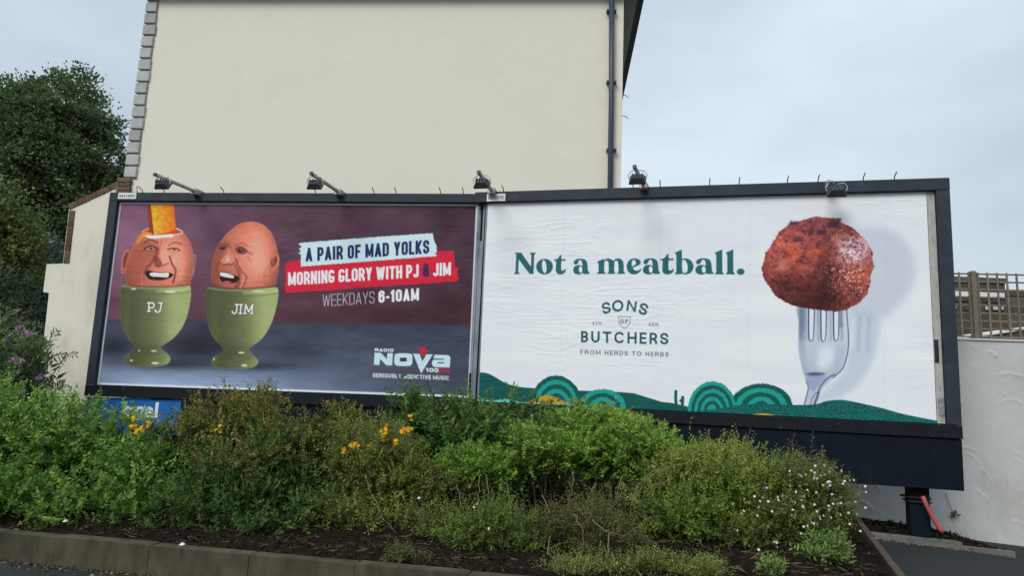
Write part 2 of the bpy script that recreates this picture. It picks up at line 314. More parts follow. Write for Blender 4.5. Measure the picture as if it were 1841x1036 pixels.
    S([(400, 560), (440, 650), (500, 740), (545, 790), (530, 850), (490, 940)], 14, D, 1.4, .75); S([(500, 780), (505, 850), (465, 935)], 16, L, 1.4, .6)
    Pp([(855, 560), (880, 510), (930, 490), (972, 515), (980, 570), (955, 650), (890, 712), (860, 700), (870, 650)], (196, 108, 90), .8); Pp([(865, 590), (900, 550), (945, 520), (955, 570), (925, 640), (880, 665)], (108, 50, 46), 1.2, .8)
    Pp([(880, 570), (910, 555), (905, 620), (880, 650)], (176, 92, 78), 1, .8); S([(960, 520), (978, 570), (955, 645), (895, 710)], 7, L, .8, .7); S([(850, 640), (800, 700), (775, 780), (800, 785)], 8, D, 1, .5)
    Pp([(640, 560), (740, 500), (820, 600), (760, 740), (640, 700)], L, 9, .5)
    S([(110, 912), (300, 942), (600, 948), (910, 915)], 16, (92, 44, 38), 1.5, .6)
    # ---- painted banners and lettering
    b = Zm(510, 410, 5.753)
    c.poly(b([(22, 352), (180, 338), (900, 280), (1580, 242), (1758, 230), (1768, 400), (1805, 420), (1790, 455), (1806, 500), (1796, 550), (1500, 572), (1000, 602), (500, 640), (18, 670)]), lambda x, y: np.stack([200+6*vnoise(x*.2, y*.5, 1), 34+4*vnoise(x*.2, y*.5, 2), 58+0*x], -1), rough=.7)
    c.poly(b([(152, 162), (185, 150), (900, 95), (1540, 52), (1548, 120), (1575, 180), (1582, 240), (1560, 262), (1582, 288), (180, 398), (180, 270), (152, 262), (178, 240), (160, 215), (188, 190)]), (196, 220, 240), rough=.8)
    navy = (28, 40, 88); wht = (224, 232, 244)
    c.text('A PAIR OF MAD YOLKS', *b([(228, 346), (1503, 262)]), (0, -141/5.753), navy, t=.185, w=.44, gap=.07, rad=.17, space=.26)
    c.text('MORNING GLORY WITH PJ & JIM', *b([(48, 593), (1727, 487)]), (0, -134/5.753), wht, t=.185, w=.44, gap=.06, rad=.17, space=.22, colmap={'&': (44, 40, 84)})
    c.text('WEEKDAYS', *b([(405, 810), (942, 776)]), (0, -122/5.753), (206, 196, 212), t=.055, w=.46, gap=.10, rad=.2)
    c.text('6-10AM', *b([(982, 773), (1400, 747)]), (0, -126/5.753), wht, t=.2, w=.44, gap=.08, rad=.17)
    # radio logo
    g = Zm(660, 610, 11.506); ice = (190, 216, 238)
    c.stroke(g([(150, 600), (1050, 632)]), 1.2, (128, 44, 66), .5, .9)
    def shadow(pts): c.poly([(x-.3, y+.6) for x, y in pts], (40, 46, 72), 1.5, .6)
    N = g([(165, 280), (295, 282), (418, 412), (430, 288), (545, 290), (530, 545), (410, 545), (280, 410), (265, 538), (150, 530)])
    O = smooth(g([(620, 302), (760, 292), (900, 302), (945, 340), (950, 430), (940, 515), (890, 555), (750, 560), (625, 550), (580, 510), (572, 430), (582, 340)]), 5)
    V = g([(960, 300), (1095, 308), (1155, 460), (1240, 315), (1370, 318), (1130, 715)])
    A = g([(1412, 322), (1660, 330), (1710, 342), (1735, 390), (1722, 590), (1420, 584), (1375, 565), (1352, 525), (1352, 470), (1368, 440), (1400, 425), (1600, 428), (1605, 408), (1378, 402)])
    for p in (N, O, V, A): shadow(p)
    st = [(1170+(115 if k % 2 == 0 else 48)*math.sin(math.radians(18+k*36)), 240-(115 if k % 2 == 0 else 48)*math.cos(math.radians(18+k*36))) for k in range(10)]
    c.poly(g(st), (206, 28, 44))
    c.poly(N, ice); c.poly(O, ice, holes=[g([(692, 385), (830, 385), (830, 465), (692, 465)])]); c.poly(V, ice); c.poly(A, ice, holes=[g([(1470, 480), (1605, 482), (1605, 504), (1470, 502)])])
    c.poly(g([(1095, 250), (1240, 255), (1160, 345)]), (206, 28, 44))
    c.text('RADIO', *g([(168, 252), (556, 265)]), (0, -66/11.5), wht, t=.3, w=1.0, gap=.16, rad=.2)
    c.text('100', *g([(1232, 680), (1488, 688)]), (0, -82/11.5), wht, t=.3, w=.95, gap=.15, rad=.2)
    c.text('FM', *g([(1506, 690), (1725, 698)]), (0, -84/11.5), (190, 30, 48), t=.3, w=.95, gap=.15, rad=.2)
    c.text('SERIOUSLY ADDICTIVE MUSIC', *g([(128, 793), (1712, 851)]), (0, -86/11.5), wht, t=.2, w=.62, gap=.11, rad=.3, space=.3)
    # faint pasted sheet seams
    for xs in (400, 622): c.C *= (1-.02*np.exp(-((X-(xs-(Y-530)*.05))/.8)**2))[..., None]
    return c.C

def art_right(X, Y):
    c = Canvas(X, Y); C = c.C
    n = fbm(X*.012, Y*.05, 31)
    C[:] = np.array([226, 230, 235])+(n*7)[..., None]
    # printed soft shadows of ball and fork
    def soft(cx, cy, rx, ry, k, rot=0): c.light(cx, cy, rx, ry, k, rot)
    c.poly(smooth([(1530, 420), (1590, 412), (1630, 440), (1645, 490), (1625, 540), (1580, 575), (1530, 570), (1500, 500)], 5), (190, 197, 208), 14, .75)
    c.poly(smooth([(1530, 560), (1580, 575), (1572, 640), (1545, 690), (1500, 720), (1470, 715), (1520, 660)], 5), (186, 197, 212), 10, .75)
    for xx in (1545, 1562): c.stroke([(xx, 572), (xx-2, 630)], 7, (168, 181, 200), 3, .6)
    c.stroke([(1534, 575), (1530, 625)], 6, (220, 226, 234), 3, .6)
    # fork
    f = Zm(1400, 540, 4.504)
    fk = f([(164, 40), (158, 180), (155, 310), (162, 430), (190, 560), (222, 660), (236, 715), (222, 780), (206, 860), (300, 860), (325, 790), (355, 720), (430, 645), (510, 570), (548, 470), (563, 370), (560, 260), (548, 150), (540, 40)])
    def steel(x, y):
        s = (x-1435)/90; t = (y-552)/180
        g = 204+10*s-34*np.exp(-((s-.06)/.07)**2-((t-.1)/.25)**2)*2.2-14*np.exp(-((t-.72)/.18)**2)
        return np.stack([g-15, g-7, g+6], -1)
    c.poly(smooth(fk, 4), steel, 1.2)
    hl = [f([(232, 30), (290, 30), (284, 260), (276, 325), (255, 340), (238, 322), (234, 260)]), f([(330, 30), (388, 30), (382, 280), (374, 330), (355, 343), (338, 325), (334, 270)]), f([(432, 30), (488, 30), (486, 280), (478, 328), (460, 340), (442, 322), (437, 270)])]
    for h in hl:
        c.poly(h, (52, 58, 92), 1.0); hh = [(x+.7*(1 if k < 4 else -.2), y-1.2) for k, (x, y) in enumerate(h)]
        cx = sum(p[0] for p in h)/7; c.poly([(cx+(x-cx)*.66+.4, y-1.2) for x, y in h], (218, 225, 232), .8)
    for p, w, a in (([(165, 55), (205, 250)], 8, .0), ([(545, 80), (560, 250), (562, 380), (545, 480), (515, 560), (440, 632)], 1.8, .85), ([(450, 605), (390, 640), (340, 700), (320, 750), (285, 850)], 2.4, .75), ([(222, 662), (238, 710), (226, 775), (208, 850)], 1.8, .75), ([(320, 745), (280, 780), (255, 850)], 1.5, .7), ([(325, 740), (318, 790), (290, 850)], 1.6, .8)):
        c.stroke(smooth(f(p), 5, False), w, (52, 58, 100), .8, a)
    c.poly(f([(170, 50), (215, 50), (205, 240), (170, 280)]), (120, 135, 175), 4, .6); c.poly(f([(490, 80), (510, 80), (515, 220), (490, 230)]), (90, 105, 150), 2, .6)
    c.poly(f([(300, 60), (322, 60), (325, 200), (300, 220)]), (170, 180, 205), 2, .6)
    c.poly(smooth(f([(210, 600), (290, 588), (370, 596), (350, 612), (270, 618)]), 5), (58, 66, 112), 2, .8); c.poly(smooth(f([(225, 625), (380, 615), (330, 690), (280, 740), (240, 700)]), 5), (138, 150, 190), 3, .6)
    for x0_, w_, al in ((1439, 5, .5), (1446, 3, .35), (1470, 3, .45), (1492, 3, .4), (1512, 4, .5)): c.stroke([(x0_, 552), (x0_+1, 612)], w_, (112, 122, 150), 2.2, al)
    c.poly(smooth(f([(165, 330), (200, 345), (215, 480), (235, 590), (205, 600), (175, 470)]), 4), (160, 172, 196), 6, .55); c.poly(smooth(f([(330, 400), (420, 380), (440, 480), (380, 560), (310, 540)]), 4), (236, 241, 248), 9, .6); c.poly(smooth(f([(470, 380), (540, 380), (520, 500), (450, 580)]), 4), (172, 182, 204), 6, .5)
    # ball
    m = Zm(1350, 380, 5.452)
    ball = m([(95, 560), (125, 470), (130, 410), (170, 365), (200, 310), (270, 200), (360, 130), (380, 100), (450, 100), (560, 70), (620, 50), (700, 62), (830, 70), (880, 65), (870, 110), (970, 150), (1040, 210), (1100, 270), (1150, 340), (1190, 405), (1185, 470), (1205, 545), (1170, 620), (1170, 700), (1130, 820), (1050, 910), (930, 970), (820, 990), (700, 975), (560, 960), (430, 935), (330, 895), (230, 830), (170, 740), (110, 650)])
    def meat(x, y):
        u, v = (x-1350)*5.452, (y-380)*5.452
        n1 = fbm(x*.07, y*.10, 41, 3); n2 = fbm(x*.17+y*.06, y*.22-x*.05, 52, 3); n3 = vnoise(x*.4+y*.25, y*.4-x*.25, 63)
        g = .80+.13*np.exp(-((u-300)/260)**2-((v-330)/240)**2)-.42*np.exp(-((u-600)/420)**2-((v-900)/200)**2)-.34*np.exp(-((u-740)/95)**2-((v-620)/240)**2)-.2*np.exp(-((u-330)/220)**2-((v-700)/110)**2)
        g = np.clip(g*(1+.30*n1+.30*n2+.05*n3), .22, 1.5)
        R = np.stack([190*g, 92*g**1.12, 82*g**1.05], -1)
        top = np.exp(-((u-640)/260)**2-((v-130)/75)**2)[..., None]; R = R*(1-.55*top)+np.array([118, 66, 82])*.55*top*(1+.5*n2[..., None])
        org = np.clip(np.exp(-((u-400)/60)**2-((v-420)/130)**2)+np.exp(-((u-1060)/90)**2-((v-620)/80)**2)+.7*np.exp(-((u-640)/70)**2-((v-420)/60)**2), 0, 1)[..., None]; R = R*(1-.45*org)+np.array([212, 96, 48])*.45*org*(1+.5*n2[..., None])
        pk = np.clip(np.exp(-((u-300)/75)**2-((v-530)/60)**2), 0, 1)[..., None]; R = R*(1-.6*pk)+np.array([216, 132, 122])*.6*pk
        rid = 1-np.abs(fbm(x*.22, y*.22, 77, 3))*3.2; rid2 = np.clip(n3*1.6-.35+n2, 0, 1)
        hi = np.exp(-((u-1000)/165)**4-((v-380)/135)**4); R = R+(hi*np.clip(.62+.6*n3+.5*n2, 0, 1.1))[..., None]*(np.array([226, 206, 222])-R)
        sp = np.clip(1.15*np.exp(-((u-980)/190)**2-((v-640)/210)**2)+.5*np.exp(-((u-840)/90)**2-((v-260)/110)**2)+.4*np.exp(-((u-740)/60)**2-((v-560)/90)**2), 0, 1)*np.clip(vnoise(x*.42+y*.25, y*.42-x*.25, 90)*2.6-.6, 0, 1)
        R = R+sp[..., None]*(np.array([244, 196, 186])-R)*.85
        dk = np.clip(vnoise(x*.22+y*.1, y*.3-x*.1, 97)*1.8-.8, 0, 1)*.5
        return np.clip(R*(1-dk)[..., None], 18, 250)
    c.poly(ball, meat, rough=1.4)
    for cx, cy, rx, ry in ((405, 118, 46, 20), (795, 135, 60, 30), (690, 205, 50, 26), (575, 195, 40, 24), (440, 280, 50, 24)):
        q = m([(cx, cy)])[0]; c.poly(ell(q[0], q[1], rx/5.45, ry/5.45), (58, 44, 60), 2.2, .7, rough=2)
    # headline
    teal = (34, 100, 104); a_ = Zm(915, 440, 12.273); b_ = Zm(1065, 440, 13.15); d_ = Zm(1200, 440, 12.697)
    def L(pts, holes=(), sm=3):
        c.poly(smooth(pts, sm) if sm else pts, (24, 80, 86), .9, .75, holes); c.poly(smooth(pts, sm) if sm else pts, teal, 0, 1, holes)
    L(a_([(120, 178), (255, 178), (362, 334), (474, 492), (480, 228), (455, 197), (455, 178), (570, 178), (570, 197), (540, 225), (534, 440), (528, 645), (450, 648), (330, 492), (205, 322), (190, 592), (218, 630), (218, 648), (108, 648), (108, 632), (135, 605), (150, 215), (120, 197)]), sm=0)
    L(a_(ell(772, 487, 182, 172).tolist()), [a_(ell(765, 486, 52, 147, -.12).tolist())], 0)
    T = [(985, 330), (1035, 325), (1080, 290), (1105, 240), (1140, 240), (1140, 322), (1225, 322), (1225, 362), (1140, 362), (1138, 540), (1150, 572), (1185, 575), (1215, 555), (1232, 535), (1240, 560), (1225, 610), (1180, 645), (1125, 658), (1065, 645), (1030, 605), (1020, 550), (1025, 365), (985, 362)]
    Aa = [(1413, 395), (1440, 345), (1500, 318), (1570, 314), (1640, 325), (1690, 365), (1712, 440), (1722, 560), (1735, 600), (1757, 628), (1750, 646), (1690, 650), (1640, 648), (1615, 630), (1580, 650), (1520, 660), (1450, 645), (1410, 600), (1405, 545), (1430, 490), (1480, 460), (1540, 455), (1605, 470), (1602, 420), (1592, 370), (1570, 346), (1545, 342), (1520, 365), (1500, 410), (1475, 435), (1435, 435)]
    Ah = ell(1565, 552, 41, 77, -.05).tolist()
    def bb(pts, src, dst):
        return [(dst[0]+(x-src[0])/(src[2]-src[0])*(dst[2]-dst[0]), dst[1]+(y-src[1])/(src[3]-src[1])*(dst[3]-dst[1])) for x, y in pts]
    L(a_(T), sm=2); L(a_(Aa), [a_(Ah)], 3)
    sa = (1405, 314, 1757, 660)
    for zz, dst in ((b_, (1175, 328, 1578, 708)), (d_, (620, 318, 1030, 688))): L(zz(bb(Aa, sa, dst)), [zz(bb(Ah, sa, dst))], 3)
    L(bb(T, (985, 240, 1240, 658), (1185.9, 458.2, 1209.4, 493.9)), sm=2)
    L(b_([(95, 405), (235, 340), (250, 352), (250, 382), (290, 345), (345, 330), (410, 340), (470, 385), (520, 345), (580, 328), (650, 340), (700, 395), (715, 480), (722, 640), (748, 680), (748, 692), (570, 692), (570, 678), (600, 645), (595, 470), (580, 400), (550, 378), (515, 385), (495, 420), (492, 640), (515, 675), (515, 692), (338, 692), (338, 680), (370, 645), (365, 440), (350, 395), (320, 378), (285, 385), (258, 420), (258, 640), (285, 675), (285, 692), (95, 692), (95, 680), (130, 645), (125, 460), (115, 430), (95, 418)]), sm=0)
    L(b_([(1120, 425), (1100, 375), (1045, 340), (965, 330), (880, 350), (820, 410), (792, 490), (795, 570), (830, 640), (890, 690), (965, 707), (1040, 690), (1095, 650), (1132, 590), (1120, 573), (1090, 600), (1040, 622), (985, 612), (948, 580), (935, 553), (1010, 515), (1085, 480)]), [smooth(b_([(917, 520), (905, 450), (915, 390), (950, 362), (985, 375), (1006, 420), (1000, 472), (960, 497)]), 3)], 3)
    L(d_([(140, 190), (300, 120), (303, 325), (345, 322), (400, 318), (480, 345), (545, 410), (575, 495), (555, 585), (500, 650), (420, 685), (360, 685), (305, 660), (290, 680), (155, 680), (152, 668), (182, 625), (180, 250), (170, 220)]), [smooth(d_([(310, 370), (345, 345), (385, 360), (420, 420), (440, 500), (440, 580), (420, 635), (385, 655), (340, 640), (312, 590)]), 3)], 0)
    for dx in (0, 251): L(d_([(x+dx, y) for x, y in [(1055, 190), (1215, 118), (1222, 118), (1228, 625), (1262, 668), (1262, 683), (1065, 683), (1065, 670), (1095, 630), (1090, 250), (1080, 222)]]), sm=0)
    L(d_(ell(1650, 625, 86, 71).tolist()), sm=0)
    # company mark
    s = Zm(1030, 530, 8.633); dk = (34, 76, 92); gy = (66, 78, 96)
    def one(ch, a, b, up): c.text(ch, *s([a, b]), (up[0]/8.633, up[1]/8.633), dk, t=.175, w=.8, gap=.1, rad=.42, wid={'S': .8, 'O': 1.0, 'N': .84})
    c.text('S', *s([(465, 312), (590, 275)]), (-35/8.633, -172/8.633), dk, t=.18, w=.8, rad=.27)
    c.text('O', *s([(600, 268), (775, 262)]), (0, -180/8.633), dk, t=.18, w=1, rad=.6)
    c.text('N', *s([(820, 250), (962, 272)]), (24/8.633, -165/8.633), dk, t=.18, w=.84, rad=.4)
    c.text('S', *s([(1002, 292), (1128, 330)]), (42/8.633, -172/8.633), dk, t=.18, w=.8, rad=.27)
    c.text('BUTCHERS', *s([(125, 738), (1475, 775)]), (0, -175/8.633), dk, t=.18, w=.72, gap=.27, rad=.34, wid={'T': .76, 'E': .6, 'B': .62, 'S': .72, 'C': .88, 'H': .8, 'R': .66, 'U': .74})
    c.text('FROM HERDS TO HERBS', *s([(118, 922), (1478, 968)]), (0, -70/8.633), gy, t=.15, w=.74, gap=.34, rad=.36, space=.6, wid={'M': 1.0, 'E': .6, 'O': .9, 'F': .58, 'S': .66})
    c.text('4TH', *s([(294, 464), (432, 466)]), (0, -46/8.633), gy, t=.16, w=.8, gap=.4, rad=.4)
    c.text('GEN', *s([(1168, 486), (1314, 490)]), (0, -48/8.633), gy, t=.15, w=.8, gap=.38, rad=.4)
    c.text('OF', *s([(730, 444), (852, 447)]), (0, -60/8.633), gy, t=.2, w=.8, gap=.35, rad=.5)
    sh = s([(700, 340), (886, 345), (884, 420), (868, 462), (838, 498), (793, 524), (748, 495), (715, 450), (702, 400), (700, 340)])
    c.stroke(sh, .95, gy, 0, .95)
    # painted hills
    hd = (8, 84, 80); ht = (26, 152, 138); mint = (120, 214, 200)
    z6 = Zm(860, 660, 6.575); z7 = Zm(1190, 660, 7.08)
    hill = smooth(z6([(-20, 62), (60, 60), (130, 75), (200, 110), (300, 170), (400, 210), (500, 232), (640, 245), (900, 270), (1300, 280), (1570, 290), (1700, 298), (1841, 310)]), 4, False).tolist()+smooth(z7([(0, 445), (100, 455), (180, 470), (340, 510), (420, 560)]), 4, False).tolist()+[(1260, 800), (840, 800)]
    def hc(x, y):
        g = 1+.12*vnoise(x*.04, y*.4, 4); return np.stack([hd[0]*g, hd[1]*g, hd[2]*g], -1)
    c.poly(hill, hc)
    def mound(cx, cy, rx, ry, rings, first, rot=0, cut=None):
        for k in range(rings):
            q = 1-k/rings*.92; P = ell(cx, cy, rx*q, ry*q, rot, 60)
            c.poly(P, ht if (k % 2 == 0) == first else hd, rough=1.1)
    p = z6([(1470, 470)])[0]; mound(p[0], p[1], 42, 32, 4, True)
    p = z6([(925, 440)])[0]; mound(p[0], p[1], 45.5, 52, 6, False)
    c.poly(smooth(z6([(610, 425), (700, 362), (800, 332), (900, 345), (1000, 390), (1085, 460), (850, 500)]), 4), lambda x, y: np.array([196, 140, 34])+np.array([34, 32, 16])*np.sin((x+y*.8-.004*(x-985)**2)*1.25)[..., None])
    p = z7([(1262, 520)])[0]; mound(p[0], p[1], 57, 43, 5, False)
    p = z7([(640, 560)])[0]; mound(p[0], p[1], 43.5, 53, 7, True)
    # dotted near hill
    zf = Zm(1400, 540, 4.504)
    near = smooth(z7([(430, 575), (600, 548), (820, 515), (1000, 488), (1300, 478), (1640, 490)])+zf([(115, 852), (290, 848), (380, 822), (470, 812), (560, 818), (800, 870), (1000, 925), (1190, 965), (1330, 990)]), 4, False).tolist()+[(1720, 820), (1240, 800)]
    def dots(x, y):
        g = hc(x, y); gx = np.floor(x/4.2); gy_ = np.floor(y/4.2); jx = vnoise(gx, gy_, 6)*1.3; jy = vnoise(gx, gy_, 12)*1.3
        d = np.hypot(x-(gx+.5)*4.2-jx, y-(gy_+.5)*4.2-jy); t = np.clip(1.25-d, 0, 1)*.75*(vnoise(gx*2.3, gy_*3.1, 8) > -.5)
        return g*(1-t[..., None])+np.array([70, 190, 168])*t[..., None]
    c.poly(near, dots)
    c.stroke(z7([(178, 312), (176, 400), (182, 465)]), 5.2, hd); c.stroke(z7([(265, 388), (262, 478)]), 5.6, hd); c.stroke(z7([(238, 428), (262, 445)]), 4.5, hd)
    c.poly(smooth(z7([(1150, 612), (1260, 596), (1340, 600), (1440, 622), (1300, 640)]), 3), (212, 160, 52), .8)
    c.poly(z6([(0, 340), (60, 378), (200, 392), (330, 372), (420, 384), (520, 412), (620, 415), (1300, 452), (1300, 470), (0, 420)]), mint, .6, .9)
    for xs in (1010, 1182, 1345, 1592): c.C *= (1-.025*np.exp(-((X-xs+(Y-530)*.02)/1.)**2))[..., None]
    return c.C
# ================================================================= helpers
CAM = Vector((0, 0, CAMZ)); PCX, PCY = 920.5, 518.0
def ray(px, py):
    """world direction through a photo pixel"""
    x, y = px-PCX, py-PCY; c, s = math.cos(ROLL), math.sin(ROLL)
    a, b = x*c+y*s, -x*s+y*c; cp, sp = math.cos(PITCH), math.sin(PITCH)
    return Vector((a/FPX, cp+b/FPX*sp, sp-b/FPX*cp))
def at(px, py, Y):
    d = ray(px, py); return CAM+d*(Y/d.y)
def onp(px, py, P, n):
    d = ray(px, py); return CAM+d*((P-CAM).dot(n)/d.dot(n))
def gnd(px, py, z=0.0):
    d = ray(px, py); return CAM+d*((z-CAMZ)/d.z)
ORG = {}
def tag(o, label=None, cat=None, group=None, kind=None):
    if label: o['label'] = label
    if cat: o['category'] = cat
    if group: o['group'] = group
    if kind: o['kind'] = kind
    return o
def thing(name, loc, label, cat, group=None):
    o = bpy.data.objects.new(name, None); o.empty_display_size = .1; COL.objects.link(o); o.location = loc
    ORG[o.name] = Vector(loc); return tag(o, label, cat, group)
def link(name, me, parent=None, mat=None):
    o = bpy.data.objects.new(name, me); COL.objects.link(o)
    if mat and not me.materials: me.materials.append(mat)
    if parent: o.parent = parent; ORG[o.name] = ORG[parent.name]
    else: ORG[o.name] = Vector((0, 0, 0))
    return o
def np_mesh(name, V, F, smooth=False):
    V = np.asarray(V, np.float32); F = np.asarray(F, np.int32); k = F.shape[1]
    me = bpy.data.meshes.new(name); me.vertices.add(len(V)); me.vertices.foreach_set('co', V.ravel())
    me.loops.add(F.size); me.loops.foreach_set('vertex_index', F.ravel())
    me.polygons.add(len(F)); me.polygons.foreach_set('loop_start', np.arange(0, F.size, k, dtype=np.int32))
    me.polygons.foreach_set('loop_total', np.full(len(F), k, np.int32))
    if smooth: me.polygons.foreach_set('use_smooth', np.ones(len(F), bool))
    me.update(calc_edges=True); return me
class MB:
    def __init__(self): self.v = []; self.f = []
    def box(self, o, u, v, w, a, b, c):
        """box in the frame o,u,v,w over ranges a,b,c"""
        i = len(self.v)
        for z in c:
            for y in b:
                for x in a: self.v.append(o+u*x+v*y+w*z)
        q = [(0, 2, 3, 1), (4, 5, 7, 6), (0, 1, 5, 4), (2, 6, 7, 3), (0, 4, 6, 2), (1, 3, 7, 5)]
        if u.cross(v).dot(w) < 0: q = [t[::-1] for t in q]
        self.f += [tuple(i+k for k in t) for t in q]; return self
    def tube(self, pts, rad, n=6, cap=True):
        pts = [Vector(p) for p in pts]; m = len(pts); i = len(self.v)
        rad = rad if isinstance(rad, (list, tuple)) else [rad]*m
        up = Vector((.13, .2, 1))
        for k, p in enumerate(pts):
            d = (pts[min(k+1, m-1)]-pts[max(k-1, 0)]).normalized()
            s = d.cross(up); s = s.normalized() if s.length > 1e-4 else Vector((1, 0, 0)); t = d.cross(s)
            for j in range(n):
                a = 2*math.pi*j/n; self.v.append(p+(s*math.cos(a)+t*math.sin(a))*rad[k])
        for k in range(m-1):
            for j in range(n):
                b = i+k*n; self.f.append((b+j, b+(j+1) % n, b+n+(j+1) % n, b+n+j))
        if cap: self.f.append(tuple(i+j for j in range(n))[::-1]); self.f.append(tuple(i+(m-1)*n+j for j in range(n)))
        return self
    def poly_prism(self, pts, off):
        """extrude a planar polygon by the vector off"""
        i = len(self.v); n = len(pts); self.v += [Vector(p) for p in pts]+[Vector(p)+off for p in pts]
        self.f.append(tuple(range(i, i+n))); self.f.append(tuple(range(i+n, i+2*n))[::-1])
        for k in range(n): self.f.append((i+(k+1) % n, i+k, i+n+k, i+n+(k+1) % n))
        return self
    def build(self, name, mat, parent=None, bevel=0, smooth=False):
        o0 = ORG[parent.name] if parent else Vector((0, 0, 0))
        me = bpy.data.meshes.new(name); me.from_pydata([tuple(v-o0) for v in self.v], [], self.f); me.update()
        bm = bmesh.new(); bm.from_mesh(me); bmesh.ops.recalc_face_normals(bm, faces=bm.faces)
        if bevel: bmesh.ops.bevel(bm, geom=list(bm.edges), offset=bevel, segments=1, affect='EDGES', clamp_overlap=True)
        bm.to_mesh(me); bm.free()
        if smooth: me.polygons.foreach_set('use_smooth', [True]*len(me.polygons))
        return link(name, me, parent, mat)
def solo(o, P):
    """give a one-mesh thing its origin at P"""
    P = Vector(P); o.data.transform(Matrix.Translation(-P)); o.location = P; ORG[o.name] = P; return o
_ub = None
def piece(name, parent, c, u, v, w, size, mat, key='unit'):
    """a shared bevelled block placed by centre, axes and size"""
    k = (key, mat.name)
    if k not in piece.cache:
        me = bpy.data.meshes.new(name+'_block'); bm = bmesh.new(); bmesh.ops.create_cube(bm, size=1)
        bmesh.ops.bevel(bm, geom=list(bm.edges), offset=.02 if key == 'kerb' else .045, segments=1, affect='EDGES'); bm.to_mesh(me); bm.free(); me.materials.append(mat); piece.cache[k] = me
    o = link(name, piece.cache[k], parent)
    m = Matrix((u*size[0], v*size[1], w*size[2])).transposed().to_4x4(); m.translation = Vector(c)-ORG[parent.name]
    o.matrix_basis = m; return o
piece.cache = {}
UX, UY, UZ = Vector((1, 0, 0)), Vector((0, 1, 0)), Vector((0, 0, 1))
# ----------------------------------------------------------------- materials
def mat(name, col, rough=.7, metal=0, var=.12, vscale=6, bump=0, bscale=40, spec=.4, col2=None, c2scale=2, c2lo=.5, c2hi=.7, stretch=None, obj_var=0):
    m = bpy.data.materials.new(name); m.use_nodes = True; t = m.node_tree; n = t.nodes; b = n['Principled BSDF']
    b.inputs['Roughness'].default_value = rough; b.inputs['Metallic'].default_value = metal; b.inputs['Specular IOR Level'].default_value = spec
    tc = n.new('ShaderNodeTexCoord'); src = tc.outputs['Object']
    geo = n.new('ShaderNodeNewGeometry'); src = geo.outputs['Position']
    if stretch:
        mp = n.new('ShaderNodeMapping'); mp.inputs['Scale'].default_value = stretch; t.links.new(src, mp.inputs[0]); src = mp.outputs[0]
    nz = n.new('ShaderNodeTexNoise'); nz.inputs['Scale'].default_value = vscale; nz.inputs['Detail'].default_value = 6; t.links.new(src, nz.inputs['Vector'])
    mr = n.new('ShaderNodeMapRange'); mr.inputs['From Min'].default_value = .25; mr.inputs['From Max'].default_value = .75; mr.inputs['To Min'].default_value = 1-var; mr.inputs['To Max'].default_value = 1+var; t.links.new(nz.outputs['Fac'], mr.inputs[0])
    cur = None
    if col2:
        n2 = n.new('ShaderNodeTexNoise'); n2.inputs['Scale'].default_value = c2scale; n2.inputs['Detail'].default_value = 7; n2.inputs['Roughness'].default_value = .65; t.links.new(src, n2.inputs['Vector'])
        r2 = n.new('ShaderNodeMapRange'); r2.inputs['From Min'].default_value = c2lo; r2.inputs['From Max'].default_value = c2hi; t.links.new(n2.outputs['Fac'], r2.inputs[0])
        mx = n.new('ShaderNodeMix'); mx.data_type = 'RGBA'; mx.inputs['A'].default_value = (*col, 1); mx.inputs['B'].default_value = (*col2, 1); t.links.new(r2.outputs[0], mx.inputs['Factor']); cur = mx.outputs['Result']
    sc = n.new('ShaderNodeVectorMath'); sc.operation = 'SCALE'; t.links.new(mr.outputs[0], sc.inputs['Scale'])
    if cur: t.links.new(cur, sc.inputs[0])
    else: sc.inputs[0].default_value = col
    last = sc.outputs[0]
    if obj_var:
        oi = n.new('ShaderNodeObjectInfo'); m2 = n.new('ShaderNodeMapRange'); m2.inputs['To Min'].default_value = 1-obj_var; m2.inputs['To Max'].default_value = 1+obj_var; t.links.new(oi.outputs['Random'], m2.inputs[0])
        s2 = n.new('ShaderNodeVectorMath'); s2.operation = 'SCALE'; t.links.new(last, s2.inputs[0]); t.links.new(m2.outputs[0], s2.inputs['Scale']); last = s2.outputs[0]
    t.links.new(last, b.inputs['Base Color'])
    if bump:
        nb = n.new('ShaderNodeTexNoise'); nb.inputs['Scale'].default_value = bscale; nb.inputs['Detail'].default_value = 5; t.links.new(src, nb.inputs['Vector'])
        bp = n.new('ShaderNodeBump'); bp.inputs['Strength'].default_value = min(1, bump*20); bp.inputs['Distance'].default_value = bump; t.links.new(nb.outputs['Fac'], bp.inputs['Height']); t.links.new(bp.outputs[0], b.inputs['Normal'])
    return m
